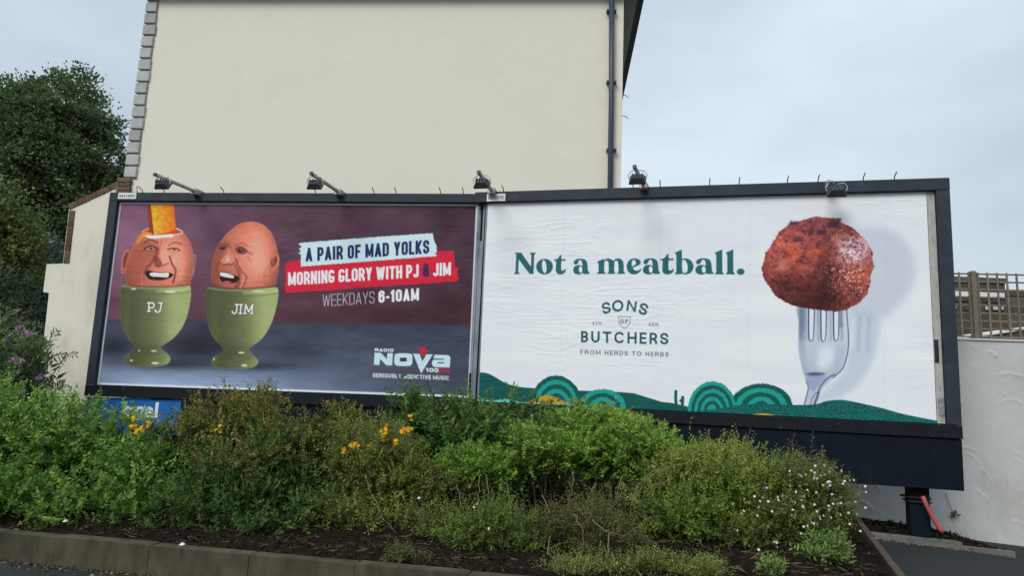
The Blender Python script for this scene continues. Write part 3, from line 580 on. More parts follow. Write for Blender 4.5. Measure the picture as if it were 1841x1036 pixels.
def attr_mat(name, rough=.5, spec=.35, transl=0, bump=0):
    """colour comes from the mesh attribute 'ink' (print or leaf colour)"""
    m = bpy.data.materials.new(name); m.use_nodes = True; t = m.node_tree; n = t.nodes; b = n['Principled BSDF']
    b.inputs['Roughness'].default_value = rough; b.inputs['Specular IOR Level'].default_value = spec
    a = n.new('ShaderNodeAttribute'); a.attribute_name = 'ink'; t.links.new(a.outputs['Color'], b.inputs['Base Color'])
    if bump:
        g = n.new('ShaderNodeNewGeometry'); mp = n.new('ShaderNodeMapping'); mp.inputs['Scale'].default_value = (2.2, 2.2, 16); t.links.new(g.outputs['Position'], mp.inputs[0])
        nb = n.new('ShaderNodeTexNoise'); nb.inputs['Scale'].default_value = 2.4; nb.inputs['Detail'].default_value = 4; nb.inputs['Distortion'].default_value = .8; t.links.new(mp.outputs[0], nb.inputs['Vector'])
        bp = n.new('ShaderNodeBump'); bp.inputs['Strength'].default_value = .5; bp.inputs['Distance'].default_value = bump; t.links.new(nb.outputs['Fac'], bp.inputs['Height']); t.links.new(bp.outputs[0], b.inputs['Normal'])
    if transl:
        tr = n.new('ShaderNodeBsdfTranslucent'); t.links.new(a.outputs['Color'], tr.inputs[0]); ms = n.new('ShaderNodeMixShader'); ms.inputs[0].default_value = transl
        t.links.new(b.outputs[0], ms.inputs[1]); t.links.new(tr.outputs[0], ms.inputs[2]); t.links.new(ms.outputs[0], n['Material Output'].inputs[0])
    return m
M = {
 'cream': mat('cream_render', (.755, .72, .62), .9, var=.02, vscale=9, bump=.002, bscale=70, col2=(.715, .685, .59), c2scale=.8, c2lo=.45, c2hi=.8, spec=.2),
 'cream_dirty': mat('weathered_cream_render', (.74, .705, .60), .9, var=.05, vscale=2, bump=.002, bscale=70, col2=(.42, .41, .37), c2scale=1.6, c2lo=.5, c2hi=.8, stretch=(1.3, 1.3, .5), spec=.2),
 'white_render': mat('white_textured_render', (.54, .545, .53), .9, var=.06, vscale=2, bump=.0015, bscale=60, col2=(.33, .33, .28), c2scale=1.6, c2lo=.52, c2hi=.85, stretch=(1, 1, .45), spec=.2),
 'stone': mat('grey_painted_stone', (.42, .425, .41), .85, var=.1, vscale=9, bump=.003, bscale=60, obj_var=.16, spec=.2, col2=(.30, .30, .27), c2scale=5, c2lo=.55, c2hi=.8),
 'joint': mat('quoin_joint_mortar', (.30, .30, .28), .9, var=.1, spec=.2),
 'brick': mat('weathered_brown_brick', (.135, .082, .056), .9, var=.35, vscale=14, bump=.003, bscale=80, col2=(.085, .08, .058), c2scale=3, obj_var=.25, spec=.2),
 'mortar': mat('grey_mortar', (.22, .20, .17), .95, var=.15, spec=.2),
 'frame': mat('slate_blue_painted_metal', (.021, .030, .044), .6, spec=.3, var=.25, vscale=5, col2=(.040, .047, .058), c2scale=6, c2lo=.5, c2hi=.75),
 'frame_dark': mat('scuffed_black_paint', (.006, .009, .014), .7, spec=.2, var=.25, vscale=7, col2=(.12, .125, .14), c2scale=28, c2lo=.63, c2hi=.74, stretch=(1, 1, .5)),
 'skirt': mat('dark_navy_painted_board', (.0040, .0080, .0150), .8, spec=.15, var=.25, vscale=3, col2=(.022, .026, .033), c2scale=3.5, c2lo=.62, c2hi=.85, stretch=(4, 4, .35)),
 'galv': mat('galvanised_steel', (.34, .35, .36), .5, .6, var=.25, vscale=40, col2=(.2, .2, .2), c2scale=14),
 'zinc': mat('weathered_zinc_strip', (.30, .33, .38), .6, .2, var=.2, vscale=10, col2=(.13, .15, .19), c2scale=5, c2lo=.5, c2hi=.7, stretch=(1, 1, .4)),
 'glue': mat('paste_crusted_board', (.40, .41, .38), .8, var=.2, vscale=18, col2=(.12, .12, .11), c2scale=5, c2lo=.58, c2hi=.7, stretch=(1, 1, .4)),
 'lampbody': mat('dark_grey_lamp_casting', (.045, .05, .058), .5, var=.2),
 'glass': mat('lamp_glass', (.25, .27, .3), .12, var=.05, spec=.6),
 'wire': mat('pale_wire', (.45, .45, .43), .5, .3, var=.1),
 'black': mat('black_rubber', (.012, .012, .013), .6, var=.2),
 'pipe': mat('slate_painted_downpipe', (.05, .057, .082), .45, var=.1),
 'gutter': mat('dark_gutter', (.055, .06, .075), .5, var=.15),
 'soffit': mat('pale_soffit_board', (.42, .42, .38), .8, var=.08),
 'slate': mat('roof_slate', (.07, .075, .085), .6, var=.25, obj_var=.2),
 'plate': mat('white_number_plate', (.78, .78, .76), .5, var=.06),
 'ink': mat('black_lettering', (.02, .02, .022), .6, var=.1),
 'blue': mat('blue_sign_paint', (.012, .13, .42), .4, var=.1),
 'signwhite': mat('white_sign_lettering', (.75, .77, .8), .5, var=.05),
 'timber': mat('weathered_timber', (.19, .165, .13), .9, var=.3, vscale=20, stretch=(1, 1, 4), obj_var=.2, bump=.002, bscale=30, spec=.2),
 'sleeper': mat('damp_grey_brown_edging', (.085, .07, .052), .85, var=.3, vscale=8, col2=(.05, .05, .035), c2scale=4, bump=.004, bscale=30, spec=.25),
 'kerbstone': mat('damp_concrete_kerb', (.078, .067, .043), .9, var=.4, vscale=9, col2=(.045, .042, .026), c2scale=2.2, c2lo=.42, c2hi=.66, bump=.008, bscale=30, obj_var=.06, stretch=(1, 1, .6), spec=.25),
 'concrete': mat('worn_concrete', (.15, .145, .13), .9, var=.25, vscale=9, col2=(.06, .06, .05), c2scale=6, bump=.003, spec=.25),
 'asphalt': mat('damp_dark_asphalt', (.024, .029, .030), .85, var=.3, vscale=60, col2=(.016, .020, .020), c2scale=.9, bump=.004, bscale=260, spec=.2),
 'soil': mat('dark_bark_mulch_soil', (.013, .009, .006), .95, var=.5, vscale=25, col2=(.022, .016, .011), c2scale=12, bump=.02, bscale=45, spec=.05),
 'chip': attr_mat('bark_chips', .95, .05), 'leaf': attr_mat('shrub_leaves', .6, .18, .38), 'treeleaf': attr_mat('tree_leaves', .6, .18, .34), 'petal': attr_mat('petals', .6, .2, .3),
 'bark': mat('grey_brown_bark', (.075, .058, .04), .95, var=.35, vscale=14, bump=.006, spec=.15), 'twig': mat('tan_dry_twig', (.17, .135, .09), .9, var=.3, vscale=20, spec=.15),
 'paperL': attr_mat('printed_poster_paper', .6, .16, 0, .0013), 'paperR': attr_mat('printed_poster_paper_pale', .6, .2, 0, .0013),
 'brownwall': mat('brown_far_wall', (.075, .060, .042), .9, var=.2, vscale=1.5), 'greywall': mat('grey_far_wall', (.095, .085, .068), .9, var=.15, vscale=1.5),
 'pane': mat('pane_painted_sky_reflection', (.45, .5, .55), .08, .3, var=.05, spec=.8), 'darkpane': mat('dark_window_pane', (.025, .03, .035), .1, var=.1, spec=.6), 'whitepaint': mat('white_paint', (.7, .7, .68), .6, var=.05),  # the pale pane has its sky reflection painted into the base colour
 'conduit': mat('faded_red_conduit', (.42, .075, .08), .6, var=.15, vscale=12), 'grassm': mat('ground_moss', (.05, .06, .025), .95, var=.3, vscale=8),
 'crumb': mat('white_litter', (.7, .7, .7), .7, var=.1),
}
# ================================================================= ground
def gz(x, y): return -.075*max(0, x-4.6)
def sheet(name, poly_or_grid, m, dz=0, kind='structure'):
    o = link(name, poly_or_grid, None, m); return tag(o, kind=kind)
def grid_mesh(name, x0, x1, y0, y1, nx, ny, f):
    xs = np.linspace(x0, x1, nx); ys = np.linspace(y0, y1, ny); X, Y = np.meshgrid(xs, ys); Z = f(X, Y)
    V = np.stack([X, Y, Z], -1).reshape(-1, 3); i = np.arange(nx*ny).reshape(ny, nx)
    F = np.stack([i[:-1, :-1], i[:-1, 1:], i[1:, 1:], i[1:, :-1]], -1).reshape(-1, 4)
    return np_mesh(name, V, F, True)
def GZ(X, Y): return -.075*np.maximum(0, X-4.6)
sheet('ground', grid_mesh('ground', -900, 900, -300, 1500, 3, 3, lambda X, Y: X*0-1.2), M['asphalt'])
sheet('car_park', grid_mesh('car_park', -30, 30, -12, 60, 121, 73, lambda X, Y: np.where(Y > 14, np.minimum(GZ(X, Y), -.02), GZ(X, Y))), M['asphalt'])
# planting bed: front kerb line, right edging line
K0 = gnd(0, 956, .24); K1 = gnd(605, 1011, .24); kd = (K1-K0).normalized(); kd.z = 0; kd.normalize(); kn = Vector((-kd.y, kd.x, 0))    # kn points into the bed
E0 = gnd(1530, 926, .10); E1 = gnd(1611, 1036, .10); ed = (E1-E0); ed.z = 0; ed.normalize(); en = Vector((-ed.y, ed.x, 0)); en = en if en.x < 0 else -en   # en points into the bed
def bedz(X, Y):
    df = (X-K0.x)*kn.x+(Y-K0.y)*kn.y; de = (X-E0.x)*en.x+(Y-E0.y)*en.y
    h = .20+.06*np.clip(df/1.5, 0, 1)+.035*fbm(X*1.3, Y*1.3, 5)+.03*fbm(X*7, Y*7, 9)
    h = np.minimum(h, .07+.22*np.clip(de, 0, 1)+.03*fbm(X*6, Y*6, 2))
    return np.where((df > .06) & (de > .03), h, -.3)
me = grid_mesh('planting_bed', -9.5, 5.2, 4.2, 12.3, 360, 200, bedz)
bm = bmesh.new(); bm.from_mesh(me); bmesh.ops.delete(bm, geom=[v for v in bm.verts if v.co.z < -.2], context='VERTS'); bm.to_mesh(me); bm.free()
sheet('planting_bed', me, M['soil'])
kerb = thing('kerb', K0, 'damp brown concrete kerb edging the front of the planting bed', 'kerb')
t = -4.9; k = 0
while t < 9.6:
    L = .915; c = K0+kd*(t+L/2)+kn*.05; c.z = .24-.16+.004*math.sin(k*2.3)
    piece('kerb_stone', kerb, c, kd, kn, UZ, (L-.004, .125+.006*math.sin(k*1.3), .32), M['kerbstone'], key='kerb'); t += L; k += 1
edge = thing('bed_edging', Vector((E0.x, E0.y, 0)), 'dark timber edging board between the mulch bed and the asphalt on the right', 'edging')
for k in range(3):
    a0, a1 = -.35+k*1.8, -.35+(k+1)*1.8-.006; p = E0+ed*((a0+a1)/2); p.z = .0
    piece('edging_board', edge, p-en*.035, ed, en, UZ, (a1-a0, .075, .24), M['sleeper'])
# post strip behind the asphalt: mulch and low concrete kerb
A = gnd(1552, 951, .1); B = gnd(1726, 969, .05)
sk = thing('low_kerb', Vector((A.x, A.y, 0)), 'short worn concrete kerb below the billboard post', 'kerb')
d = (B-A).normalized(); nn = Vector((-d.y, d.x, 0)).normalized(); piece('kerb_stone', sk, (A+B)/2-UZ*.135, d, nn, d.cross(nn), ((B-A).length, .10, .2), M['concrete'])
C0 = gnd(1700, 975, -.03); C1 = gnd(1826, 995, -.05)
piece('kerb_stone', sk, (C0+C1)/2-UZ*.05, (C1-C0).normalized(), nn, UZ, ((C1-C0).length, .06, .09), M['concrete'])
def stripz(X, Y):
    base = GZ(X, Y); s = (X-A.x)*nn.x+(Y-A.y)*nn.y; w_ = np.clip(s/.25, 0, 1)*np.clip((6.55-X+.25*fbm(X*2, Y*2, 4))/.5, 0, 1)
    return base-.03+.12*w_+.035*fbm(X*6, Y*6, 3)*w_
me = grid_mesh('mulch_strip', A.x-.15, 6.7, 8.2, 10.6, 90, 90, stripz)
bm = bmesh.new(); bm.from_mesh(me); bmesh.ops.delete(bm, geom=[v for v in bm.verts if v.co.z < gz(v.co.x, 0)-.02 or (v.co-E0).dot(en) > -.03], context='VERTS'); bm.to_mesh(me); bm.free()
sheet('mulch_strip', me, M['soil'])
# ================================================================= house gable behind the billboards
def axes(yaw): return Vector((math.cos(R(yaw)), math.sin(R(yaw)), 0)), Vector((math.sin(R(yaw)), -math.cos(R(yaw)), 0))   # along, towards camera
GU, GN = axes(-4.2); GP = Vector((-6.6, 11.95, 0))
def G(px, py, off=0): return onp(px, py, GP+GN*off, GN)
def ga(p): return (p-GP).dot(GU)
aL = ga(G(250, 160)); aR = ga(G(1119, 170)); zE = G(700, -8).z
house = thing('house', GP+GU*((aL+aR)/2)-UZ*.2, 'tall cream rendered house gable rising behind the billboards', 'house')
DEP = 9.0
MB().box(GP, GU, UZ, GN, (aL, aR), (-.6, zE), (-DEP, 0)).build('wall', M['cream'], house)
# quoins up the left corner, one stone each, on a recessed mortar strip
MB().box(GP, GU, UZ, GN, (aL-.02, aL+.17), (G(225, 322).z, zE-.01), (-.25, .012)).build('mortar_strip', M['joint'], house)
zq = G(225, 321).z; hq = (G(228, 299).z-G(225, 321).z)
k = 0
while zq+k*hq < zE-.02:
    z0 = zq+k*hq; w_ = .228+.014*math.sin(k*1.7)
    piece('quoin_stone', house, GP+GU*(aL-.055+w_/2)+UZ*(z0+hq/2)+GN*(-.10), GU, GN, UZ, (w_, .29, hq-.034), M['stone'], key='quoin'); k += 1
# eaves: soffit, gutter, roof
OV, OF, OL = .25, .07, .05            # eaves: right, front, left
MB().box(GP, GU, UZ, GN, (aL-OL, aR+OV), (zE, zE+.05), (-DEP-.3, OF)).build('soffit', M['soffit'], house)
gut = MB(); gut.box(GP, GU, UZ, GN, (aL-OL-.05, aR+OV+.1), (zE-.02, zE+.12), (OF, OF+.11)); gut.box(GP, GU, UZ, GN, (aR+OV, aR+OV+.11), (zE-.02, zE+.12), (-DEP-.3, OF-.002)).build('gutter', M['gutter'], house)
rm = MB(); h0 = zE+.1; q = [GP+GU*(aL-OL-.06)+GN*(OF+.1), GP+GU*(aR+OV+.12)+GN*(OF+.1), GP+GU*(aR+OV+.12)-GN*(DEP+.4), GP+GU*(aL-OL-.06)-GN*(DEP+.4)]
am = (aL+aR)/2; r0 = GP+GU*am-GN*3.2; r1 = GP+GU*am-GN*6.2
rm.v += [p+UZ*h0 for p in q]+[r0+UZ*(h0+2.6), r1+UZ*(h0+2.6)]; rm.f += [(0, 1, 4), (1, 2, 5, 4), (2, 3, 5), (3, 0, 4, 5), (3, 2, 1, 0)]
rm.build('roof', M['slate'], house)
dp = thing('downpipe', G(1099, 350)-UZ*4, 'dark slate downpipe running down the right end of the house wall', 'downpipe')
p0, p1 = G(1099, 350, .08), G(1099.5, 0, .08)
MB().tube([p0-UZ*4, p0+(p1-p0)*.5, p1+UZ*.1], .047, 10, True).build('pipe', M['pipe'], dp, smooth=True)
for py in (20, 148, 270):
    c = G(1099, py, .05); piece('pipe_bracket', dp, c, GU, GN, UZ, (.17, .12, .03), M['pipe'])
for py, s in ((170, 1), (208, 1)):
    c = G(1119, py, -.03); MB().tube([c-GU*.03, c+GU*.05+UZ*-.01, c+GU*.1-UZ*.05], .006, 5).build('cable_hook', M['black'], house)
# stepped cream garden wall at the left, with its brick coping
lw = thing('stepped_wall', G(150, 720, .02), 'weathered cream stepped wall with sloping brick coping left of the billboard', 'wall')
front = [(245, 333), (245, 346), (236, 720), (60, 790), (68.5, 702), (88, 527), (77.5, 525), (84, 475), (113, 474), (124, 376.5), (213.5, 334)]
MB().poly_prism([G(x, y, .03) for x, y in front], -GN*.2).build('rendered_face', M['cream_dirty'], lw)
def brick_row(p, q, th, n, deep=.24, parent=lw):
    d = (q-p); L = d.length; d.normalize(); nv = d.cross(GN).normalized()
    nv = nv if nv.z > 0 or (abs(nv.z) < .3 and nv.x < 0) else -nv
    MB().box(p, d, nv, GN, (0, L), (-.0, th-.012), (-deep+.02, -.012)).build('mortar_bed', M['mortar'], parent)
    for i in range(n):
        s = L/n; piece('brick', parent, p+d*(s*(i+.5))+nv*th/2-GN*(deep/2), d, nv, GN, (s-.010, th+.004*math.sin(i*3.1), deep+.006*math.sin(i*5)), M['brick'], key='brick')
brick_row(G(124, 376.5, .05), G(214.5, 334.5, .05), .105, 14)
brick_row(G(113, 473, .05), G(124, 378, .05), .105, 13)
zb, zt = G(225, 350).z, G(225, 322).z
for i in range(4):
    c = G(225, 347.5-i*7.2, .03); piece('brick', lw, c, GU, GN, UZ, (.235, .12, .06), M['brick'], key='brick')
MB().box(GP, GU, UZ, GN, (ga(G(214, 335)), ga(G(236, 335))), (zb-.2, zt-.004), (-.1, .075)).build('pier_mortar', M['mortar'], lw)
# ================================================================= white textured wall on the right with trellis
WU, WN = axes(-6.0); WP = Vector((6.36, 10.2, 0))
def Wp(px, py, off=0): return onp(px, py, WP+WN*off, WN)
def wa(p): return (p-WP).dot(WU)
zW = Wp(1760, 609).z; w0, w1 = -8.0, 9.0
rw = thing('textured_wall', WP+WU*-.5, 'white wall with sweeping trowel arcs in its render behind the right billboard', 'wall')
g0, g1, nx, ny = wa(Wp(1490, 900)), 3.4, 380, 200
xs = np.linspace(g0, g1, nx); zs = np.linspace(-.5, zW-.03, ny); XX, ZZ = np.meshgrid(xs, zs); H = .004*fbm(XX*5, ZZ*5, 3)+.0015*fbm(XX*30, ZZ*30, 8)
rng = np.random.default_rng(4)
for _ in range(110):
    cx, cz = rng.uniform(g0-.2, g1), rng.uniform(-.3, zW); r = rng.uniform(.14, .34); a0 = rng.uniform(.1, 1.1); a1 = a0+rng.uniform(.9, 1.7); th = rng.uniform(-.3, .6)
    dx, dz = XX-cx, ZZ-cz; rad = np.hypot(dx, dz*1.25); an = np.arctan2(dz, dx)+th
    m_ = np.clip((an-a0)/.25, 0, 1)*np.clip((a1-an)/.25, 0, 1); e_ = rad-r*(1+.12*an)
    H += m_*.011*np.where(e_ > 0, np.exp(-(e_/.007)**2), np.exp(-(-e_/.03)))*rng.uniform(.3, 1)
V = np.stack([WP.x+WU.x*XX+WN.x*H, WP.y+WU.y*XX+WN.y*H, ZZ], -1).reshape(-1, 3)-np.array(ORG[rw.name])
i_ = np.arange(nx*ny).reshape(ny, nx); F = np.stack([i_[:-1, :-1], i_[:-1, 1:], i_[1:, 1:], i_[1:, :-1]], -1).reshape(-1, 4)
link('render_coat', np_mesh('render_coat', V, F, True), rw, M['white_render'])
MB().box(WP, WU, UZ, WN, (w0, w1), (-.6, zW-.005), (-.25, -.02)).build('wall_core', M['white_render'], rw)
MB().box(WP, WU, UZ, WN, (w0, w1), (zW-.035, zW), (-.26, .02)).build('wall_top', M['white_render'], rw, bevel=.008)
par = solo(tag(MB().box(G(1120, 340), GU, UZ, GN, (0, .36), (-1.5, G(1135, 335).z-G(1120, 340).z), (-.6, -.3)).build('parapet', M['concrete'], None, bevel=.01), 'short grey parapet stub beside the house corner above the billboard', 'parapet'), G(1120, 340)-UZ*1.5)
# trellis panels
zT = Wp(1760, 488).z; z0 = zW+.02
def trellis(a0, a1, label):
    tr = thing('trellis', WP+WU*a0+UZ*zW, label, 'trellis', 'trellis panels on the wall')
    n = int((a1-a0)/.136)
    for i in range(n+1):
        c = WP+WU*(a0+.02+i*(a1-a0-.04)/n)-WN*.10; piece('upright_lath', tr, c+UZ*((z0+zT)/2), WU, WN, UZ, (.026, .016, zT-z0), M['timber'], key='lath')
    for i in range(9):
        z = z0+.02+i*(zT-z0-.04)/8; piece('cross_lath', tr, WP+WU*((a0+a1)/2)-WN*.121+UZ*z, WU, WN, UZ, (a1-a0, .016, .024), M['timber'], key='lath')
    return tr
ap = wa(Wp(1759, 550))
trellis(ap-1.83, ap-.04, 'timber trellis panel on the white wall left of the trellis post')
trellis(ap+.05, ap+1.86, 'timber trellis panel on the white wall right of the trellis post')
solo(tag(MB().box(WP, WU, UZ, WN, (ap-.033, ap+.04), (zW-.01, zT+.02), (-.15, -.07)).build('trellis_post', M['timber'], None, bevel=.005), 'square weathered timber post between the trellis panels', 'post'), WP+WU*ap+UZ*zW)
# ----------------------------------------------------------------- far buildings seen through the trellis
def farbox(th, Y, x0, x1, y0, y1, m, name, depth=8, dY=0):
    p = at(x0, y1, Y+dY); q_ = at(x1, y0, Y+dY); return MB().box(Vector((0, Y+dY, 0)), UX, UZ, UY, (p.x, q_.x), (p.z, q_.z), (0, depth)).build(name, m, th, bevel=0)
fb = thing('far_building', at(1740, 620, 42), 'brown flat-roofed block with pale windows seen through the trellis', 'building')
farbox(fb, 42, 1640, 1806, 503, 660, M['brownwall'], 'wall'); farbox(fb, 42, 1636, 1808, 500.5, 503, M['greywall'], 'roof_edge', 8.2, -.1)
for (x0, x1, y0, y1, mm) in [(1711, 1720, 546, 556, 'pane'), (1771, 1781, 548, 558, 'pane'), (1785, 1797, 548, 558, 'pane'), (1800, 1805, 549, 558, 'pane'), (1728, 1741, 546, 558, 'darkpane'), (1746, 1755, 546, 557, 'darkpane'), (1768, 1780, 535, 543, 'darkpane'), (1785, 1797, 536, 544, 'darkpane'), (1712, 1722, 533, 541, 'darkpane'), (1728, 1741, 534, 542, 'darkpane'), (1768, 1778, 520, 527, 'darkpane'), (1784, 1796, 519, 527, 'darkpane')]:
    wn = farbox(fb, 42, x0, x1, y0, y1, M['greywall'], 'window', .1, -.08); a = x0+1.0; farbox(wn, 42, a, x1-1, y0+1, y1-1, M[mm], 'pane', .05, -.10)
farbox(fb, 42, 1640, 1806, 527, 529, M['whitepaint'], 'string_course', .1, -.12)
fb2 = thing('far_building', at(1850, 620, 52), 'lower grey-brown block right of the brown one behind the trellis', 'building')
farbox(fb2, 52, 1807, 1960, 531, 660, M['greywall'], 'wall'); farbox(fb2, 52, 1806, 1962, 529, 532, M['brownwall'], 'roof_edge', 8.2, -.1)
for x0, x1 in ((1812, 1824), (1830, 1842)):
    wn = farbox(fb2, 52, x0, x1, 548, 562, M['greywall'], 'window', .1, -.06); farbox(wn, 52, x0+1, x1-1, 549, 561, M['darkpane'], 'pane', .05, -.08)
sh = thing('far_shed', at(1830, 640, 22), 'low shed with a pale sloping roof edge behind the trellis', 'shed')
MB().poly_prism([at(1785, 640, 22), at(1786, 602, 22), at(1860, 589, 22), at(1862, 640, 22)], Vector((0, 4, 0))).build('wall', M['brownwall'], sh)
MB().poly_prism([at(1783, 602.5, 21.95), at(1783, 598.5, 21.95), at(1864, 585, 21.95), at(1864, 590, 21.95)], Vector((0, 4.2, 0))).build('roof', M['whitepaint'], sh)
# ================================================================= billboards
class Panel:
    def __init__(s, O, yaw, tilt, w):
        y, t_ = R(yaw), R(tilt); s.O = Vector(O); s.w = w; s.h = 3.05
        s.u = Vector((math.cos(y)*math.cos(t_), math.sin(y)*math.cos(t_), math.sin(t_))); s.v = Vector((-math.cos(y)*math.sin(t_), -math.sin(y)*math.sin(t_), math.cos(t_))); s.n = s.u.cross(s.v)
    def box(s, a, b, c, name, m, parent, bevel=.006): return MB().box(s.O, s.u, s.v, s.n, a, b, c).build(name, m, parent, bevel)
    def p(s, a, b, c=0): return s.O+s.u*a+s.v*b+s.n*c
    def hit(s, px, py, c=0):
        q = onp(px, py, s.p(0, 0, c), s.n)-s.O; return q.dot(s.u), q.dot(s.v)
PL = Panel((-6.6572, 11.3951, CAMZ+2.9617), -6.2, .29, 6.1)
PR = Panel((-.4249, 10.5312, CAMZ+2.9506), -14.9, -.36, 6.1125)
bL = thing('billboard', PL.p(3.05, -4.5), 'billboard with two laughing eggs in green egg cups, left of the pair', 'billboard', 'pair of billboards')
bR = thing('billboard', PR.p(3.05, -4.5), 'billboard with a red ball on a fork on a pale poster, right of the pair', 'billboard', 'pair of billboards')
def lin(c): c = np.clip(c, 0, 255)/255; return np.where(c <= .04045, c/12.92, ((c+.055)/1.055)**2.4)
def homog(q):
    A_, b_ = [], []
    for (u, v), (x, y) in zip(((0, 0), (1, 0), (1, 1), (0, 1)), q):
        A_.append([u, v, 1, 0, 0, 0, -u*x, -v*x]); b_.append(x); A_.append([0, 0, 0, u, v, 1, -u*y, -v*y]); b_.append(y)
    return np.append(np.linalg.solve(np.array(A_), np.array(b_)), 1).reshape(3, 3)
def poster(P, nx, ny, quad, art, gain, border, parent, m, label, seed):
    us = np.linspace(0, 1, nx); vs_ = np.linspace(0, 1, ny); U, Vv = np.meshgrid(us, vs_); Hm = homog(quad)
    q = Hm @ np.stack([U.ravel(), Vv.ravel(), np.ones(U.size)]); X = (q[0]/q[2]).reshape(U.shape); Y = (q[1]/q[2]).reshape(U.shape)
    C = art(X, Y)
    if border:
        mm = np.minimum(np.minimum(U, 1-U)*P.w, np.minimum(Vv, 1-Vv)*P.h); k_ = np.clip((border-mm)/.006, 0, 1)[..., None]; C = C*(1-k_)+np.array([206, 214, 230])*k_
    ink = np.clip(lin(C)*np.array(gain), 0, .88)
    a, b = U*P.w, Vv*P.h
    # pasted paper: creases and blisters, a few millimetres of real relief
    patch = np.clip(fbm(a*.9, b*1.4, seed)*1.6+.25, 0, 1)
    ys = b+.05*fbm(a*1.2, b*.8, seed+3)
    r1 = 1-np.abs(vnoise(a*2.6+3, ys*17, seed+5)); r2 = 1-np.abs(vnoise(a*5.5, ys*34+a*1.5, seed+9))
    D = patch*(.0026*np.clip(r1-.72, 0, 1)/.28+.0014*np.clip(r2-.7, 0, 1)/.3)+.003*fbm(a*1.5, b*3, seed+20)
    for s_ in np.arange(1, 6): D += .0012*(a > P.w*s_/6-.01)*(a < P.w*s_/6+.015)
    O_ = np.array(P.O-ORG[parent.name]); V = O_+a[..., None]*np.array(P.u)-b[..., None]*np.array(P.v)+(D+.004)[..., None]*np.array(P.n)
    i = np.arange(nx*ny).reshape(ny, nx); F = np.stack([i[:-1, :-1], i[1:, :-1], i[1:, 1:], i[:-1, 1:]], -1).reshape(-1, 4)
    me = np_mesh('poster', V.reshape(-1, 3), F, True); at_ = me.attributes.new('ink', 'FLOAT_COLOR', 'POINT')
    at_.data.foreach_set('color', np.concatenate([ink.reshape(-1, 3), np.ones((nx*ny, 1))], 1).astype(np.float32).ravel())
    o = link('poster', me, parent, m); o['label'] = label; return o
poster(PL, 720, 360, [[216.8, 363], [857.6, 367.2], [846, 716], [173.9, 692]], art_left, (1.2, 1.18, 1.16), .036, bL, M['paperL'], 'dark printed poster with two egg faces and red and white lettering', 3)
poster(PR, 860, 430, [[875.6, 366], [1663.9, 345.3], [1685, 763.3], [861, 720]], art_right, (1.06, 1.06, 1.08), 0, bR, M['paperR'], 'pale printed poster with teal lettering, ball on a fork and green hills', 40)
for P, b_ in ((PL, bL), (PR, bR)):
    P.box((-.05, P.w+(.12 if P is PR else .05)), (-3.12, .06), (-.07, -.008), 'backing_board', M['skirt'], b_)
f_, fd = M['frame'], M['frame_dark']
PL.box((-.148, PL.w+.10), (.004, .150), (-.10, .075), 'top_bar', f_, bL); PL.box((-.150, -.004), (-3.054, .001), (-.10, .073), 'side_bar', f_, bL)
PL.box((-.150, PL.w+.10), (-3.235, -3.056), (-.10, .075), 'bottom_bar', fd, bL)
PR.box((-.20, 6.376), (.004, .168), (-.10, .075), 'top_bar', f_, bR); PR.box((6.212, 6.374), (-3.058, .001), (-.10, .073), 'side_bar', f_, bR)
PR.box((-.12, 6.378), (-3.225, -3.060), (-.10, .075), 'bottom_bar', fd, bR)
# strips beside the papers: zinc joint between the posters, pasted board at the right
e0 = PL.p(PL.w+.004, 0); e1 = PR.p(-.004, 0); ju = (e1-e0); ju.z = 0; jl = ju.length; ju.normalize(); jn = ju.cross(UZ)
MB().box(e0, ju, UZ, jn, (0, jl), (-3.07, .02), (-.05, .012)).build('joint_strip', M['zinc'], bR, bevel=.003)
MB().box(e0, ju, UZ, jn, (jl*.10, jl*.34), (-3.07, -.0), (.012, .032)).build('joint_bead', M['zinc'], bR, bevel=.004)
MB().box(e0, ju, UZ, jn, (jl*.42, jl*.62), (-.62, -.02), (.0125, .018)).build('joint_gap_shade_strip', M['frame_dark'], bR, bevel=.001)  # raised dark strip standing in for the shade of the joint gap
MB().box(e0, ju, UZ, jn, (jl*.12, jl*.33), (-3.0, -2.68), (.033, .04)).build('joint_clip', M['black'], bR, bevel=.001)
PR.box((6.118, 6.208), (-3.05, 0), (-.02, .012), 'edge_strip', M['glue'], bR, .003)
PR.box((6.12, 6.17), (-2.28, -1.98), (.0125, .016), 'torn_patch', M['black'], bR, .001)
PR.box((6.135, 6.205), (-2.95, -2.72), (.0125, .02), 'edge_plate', M['galv'], bR, .002)
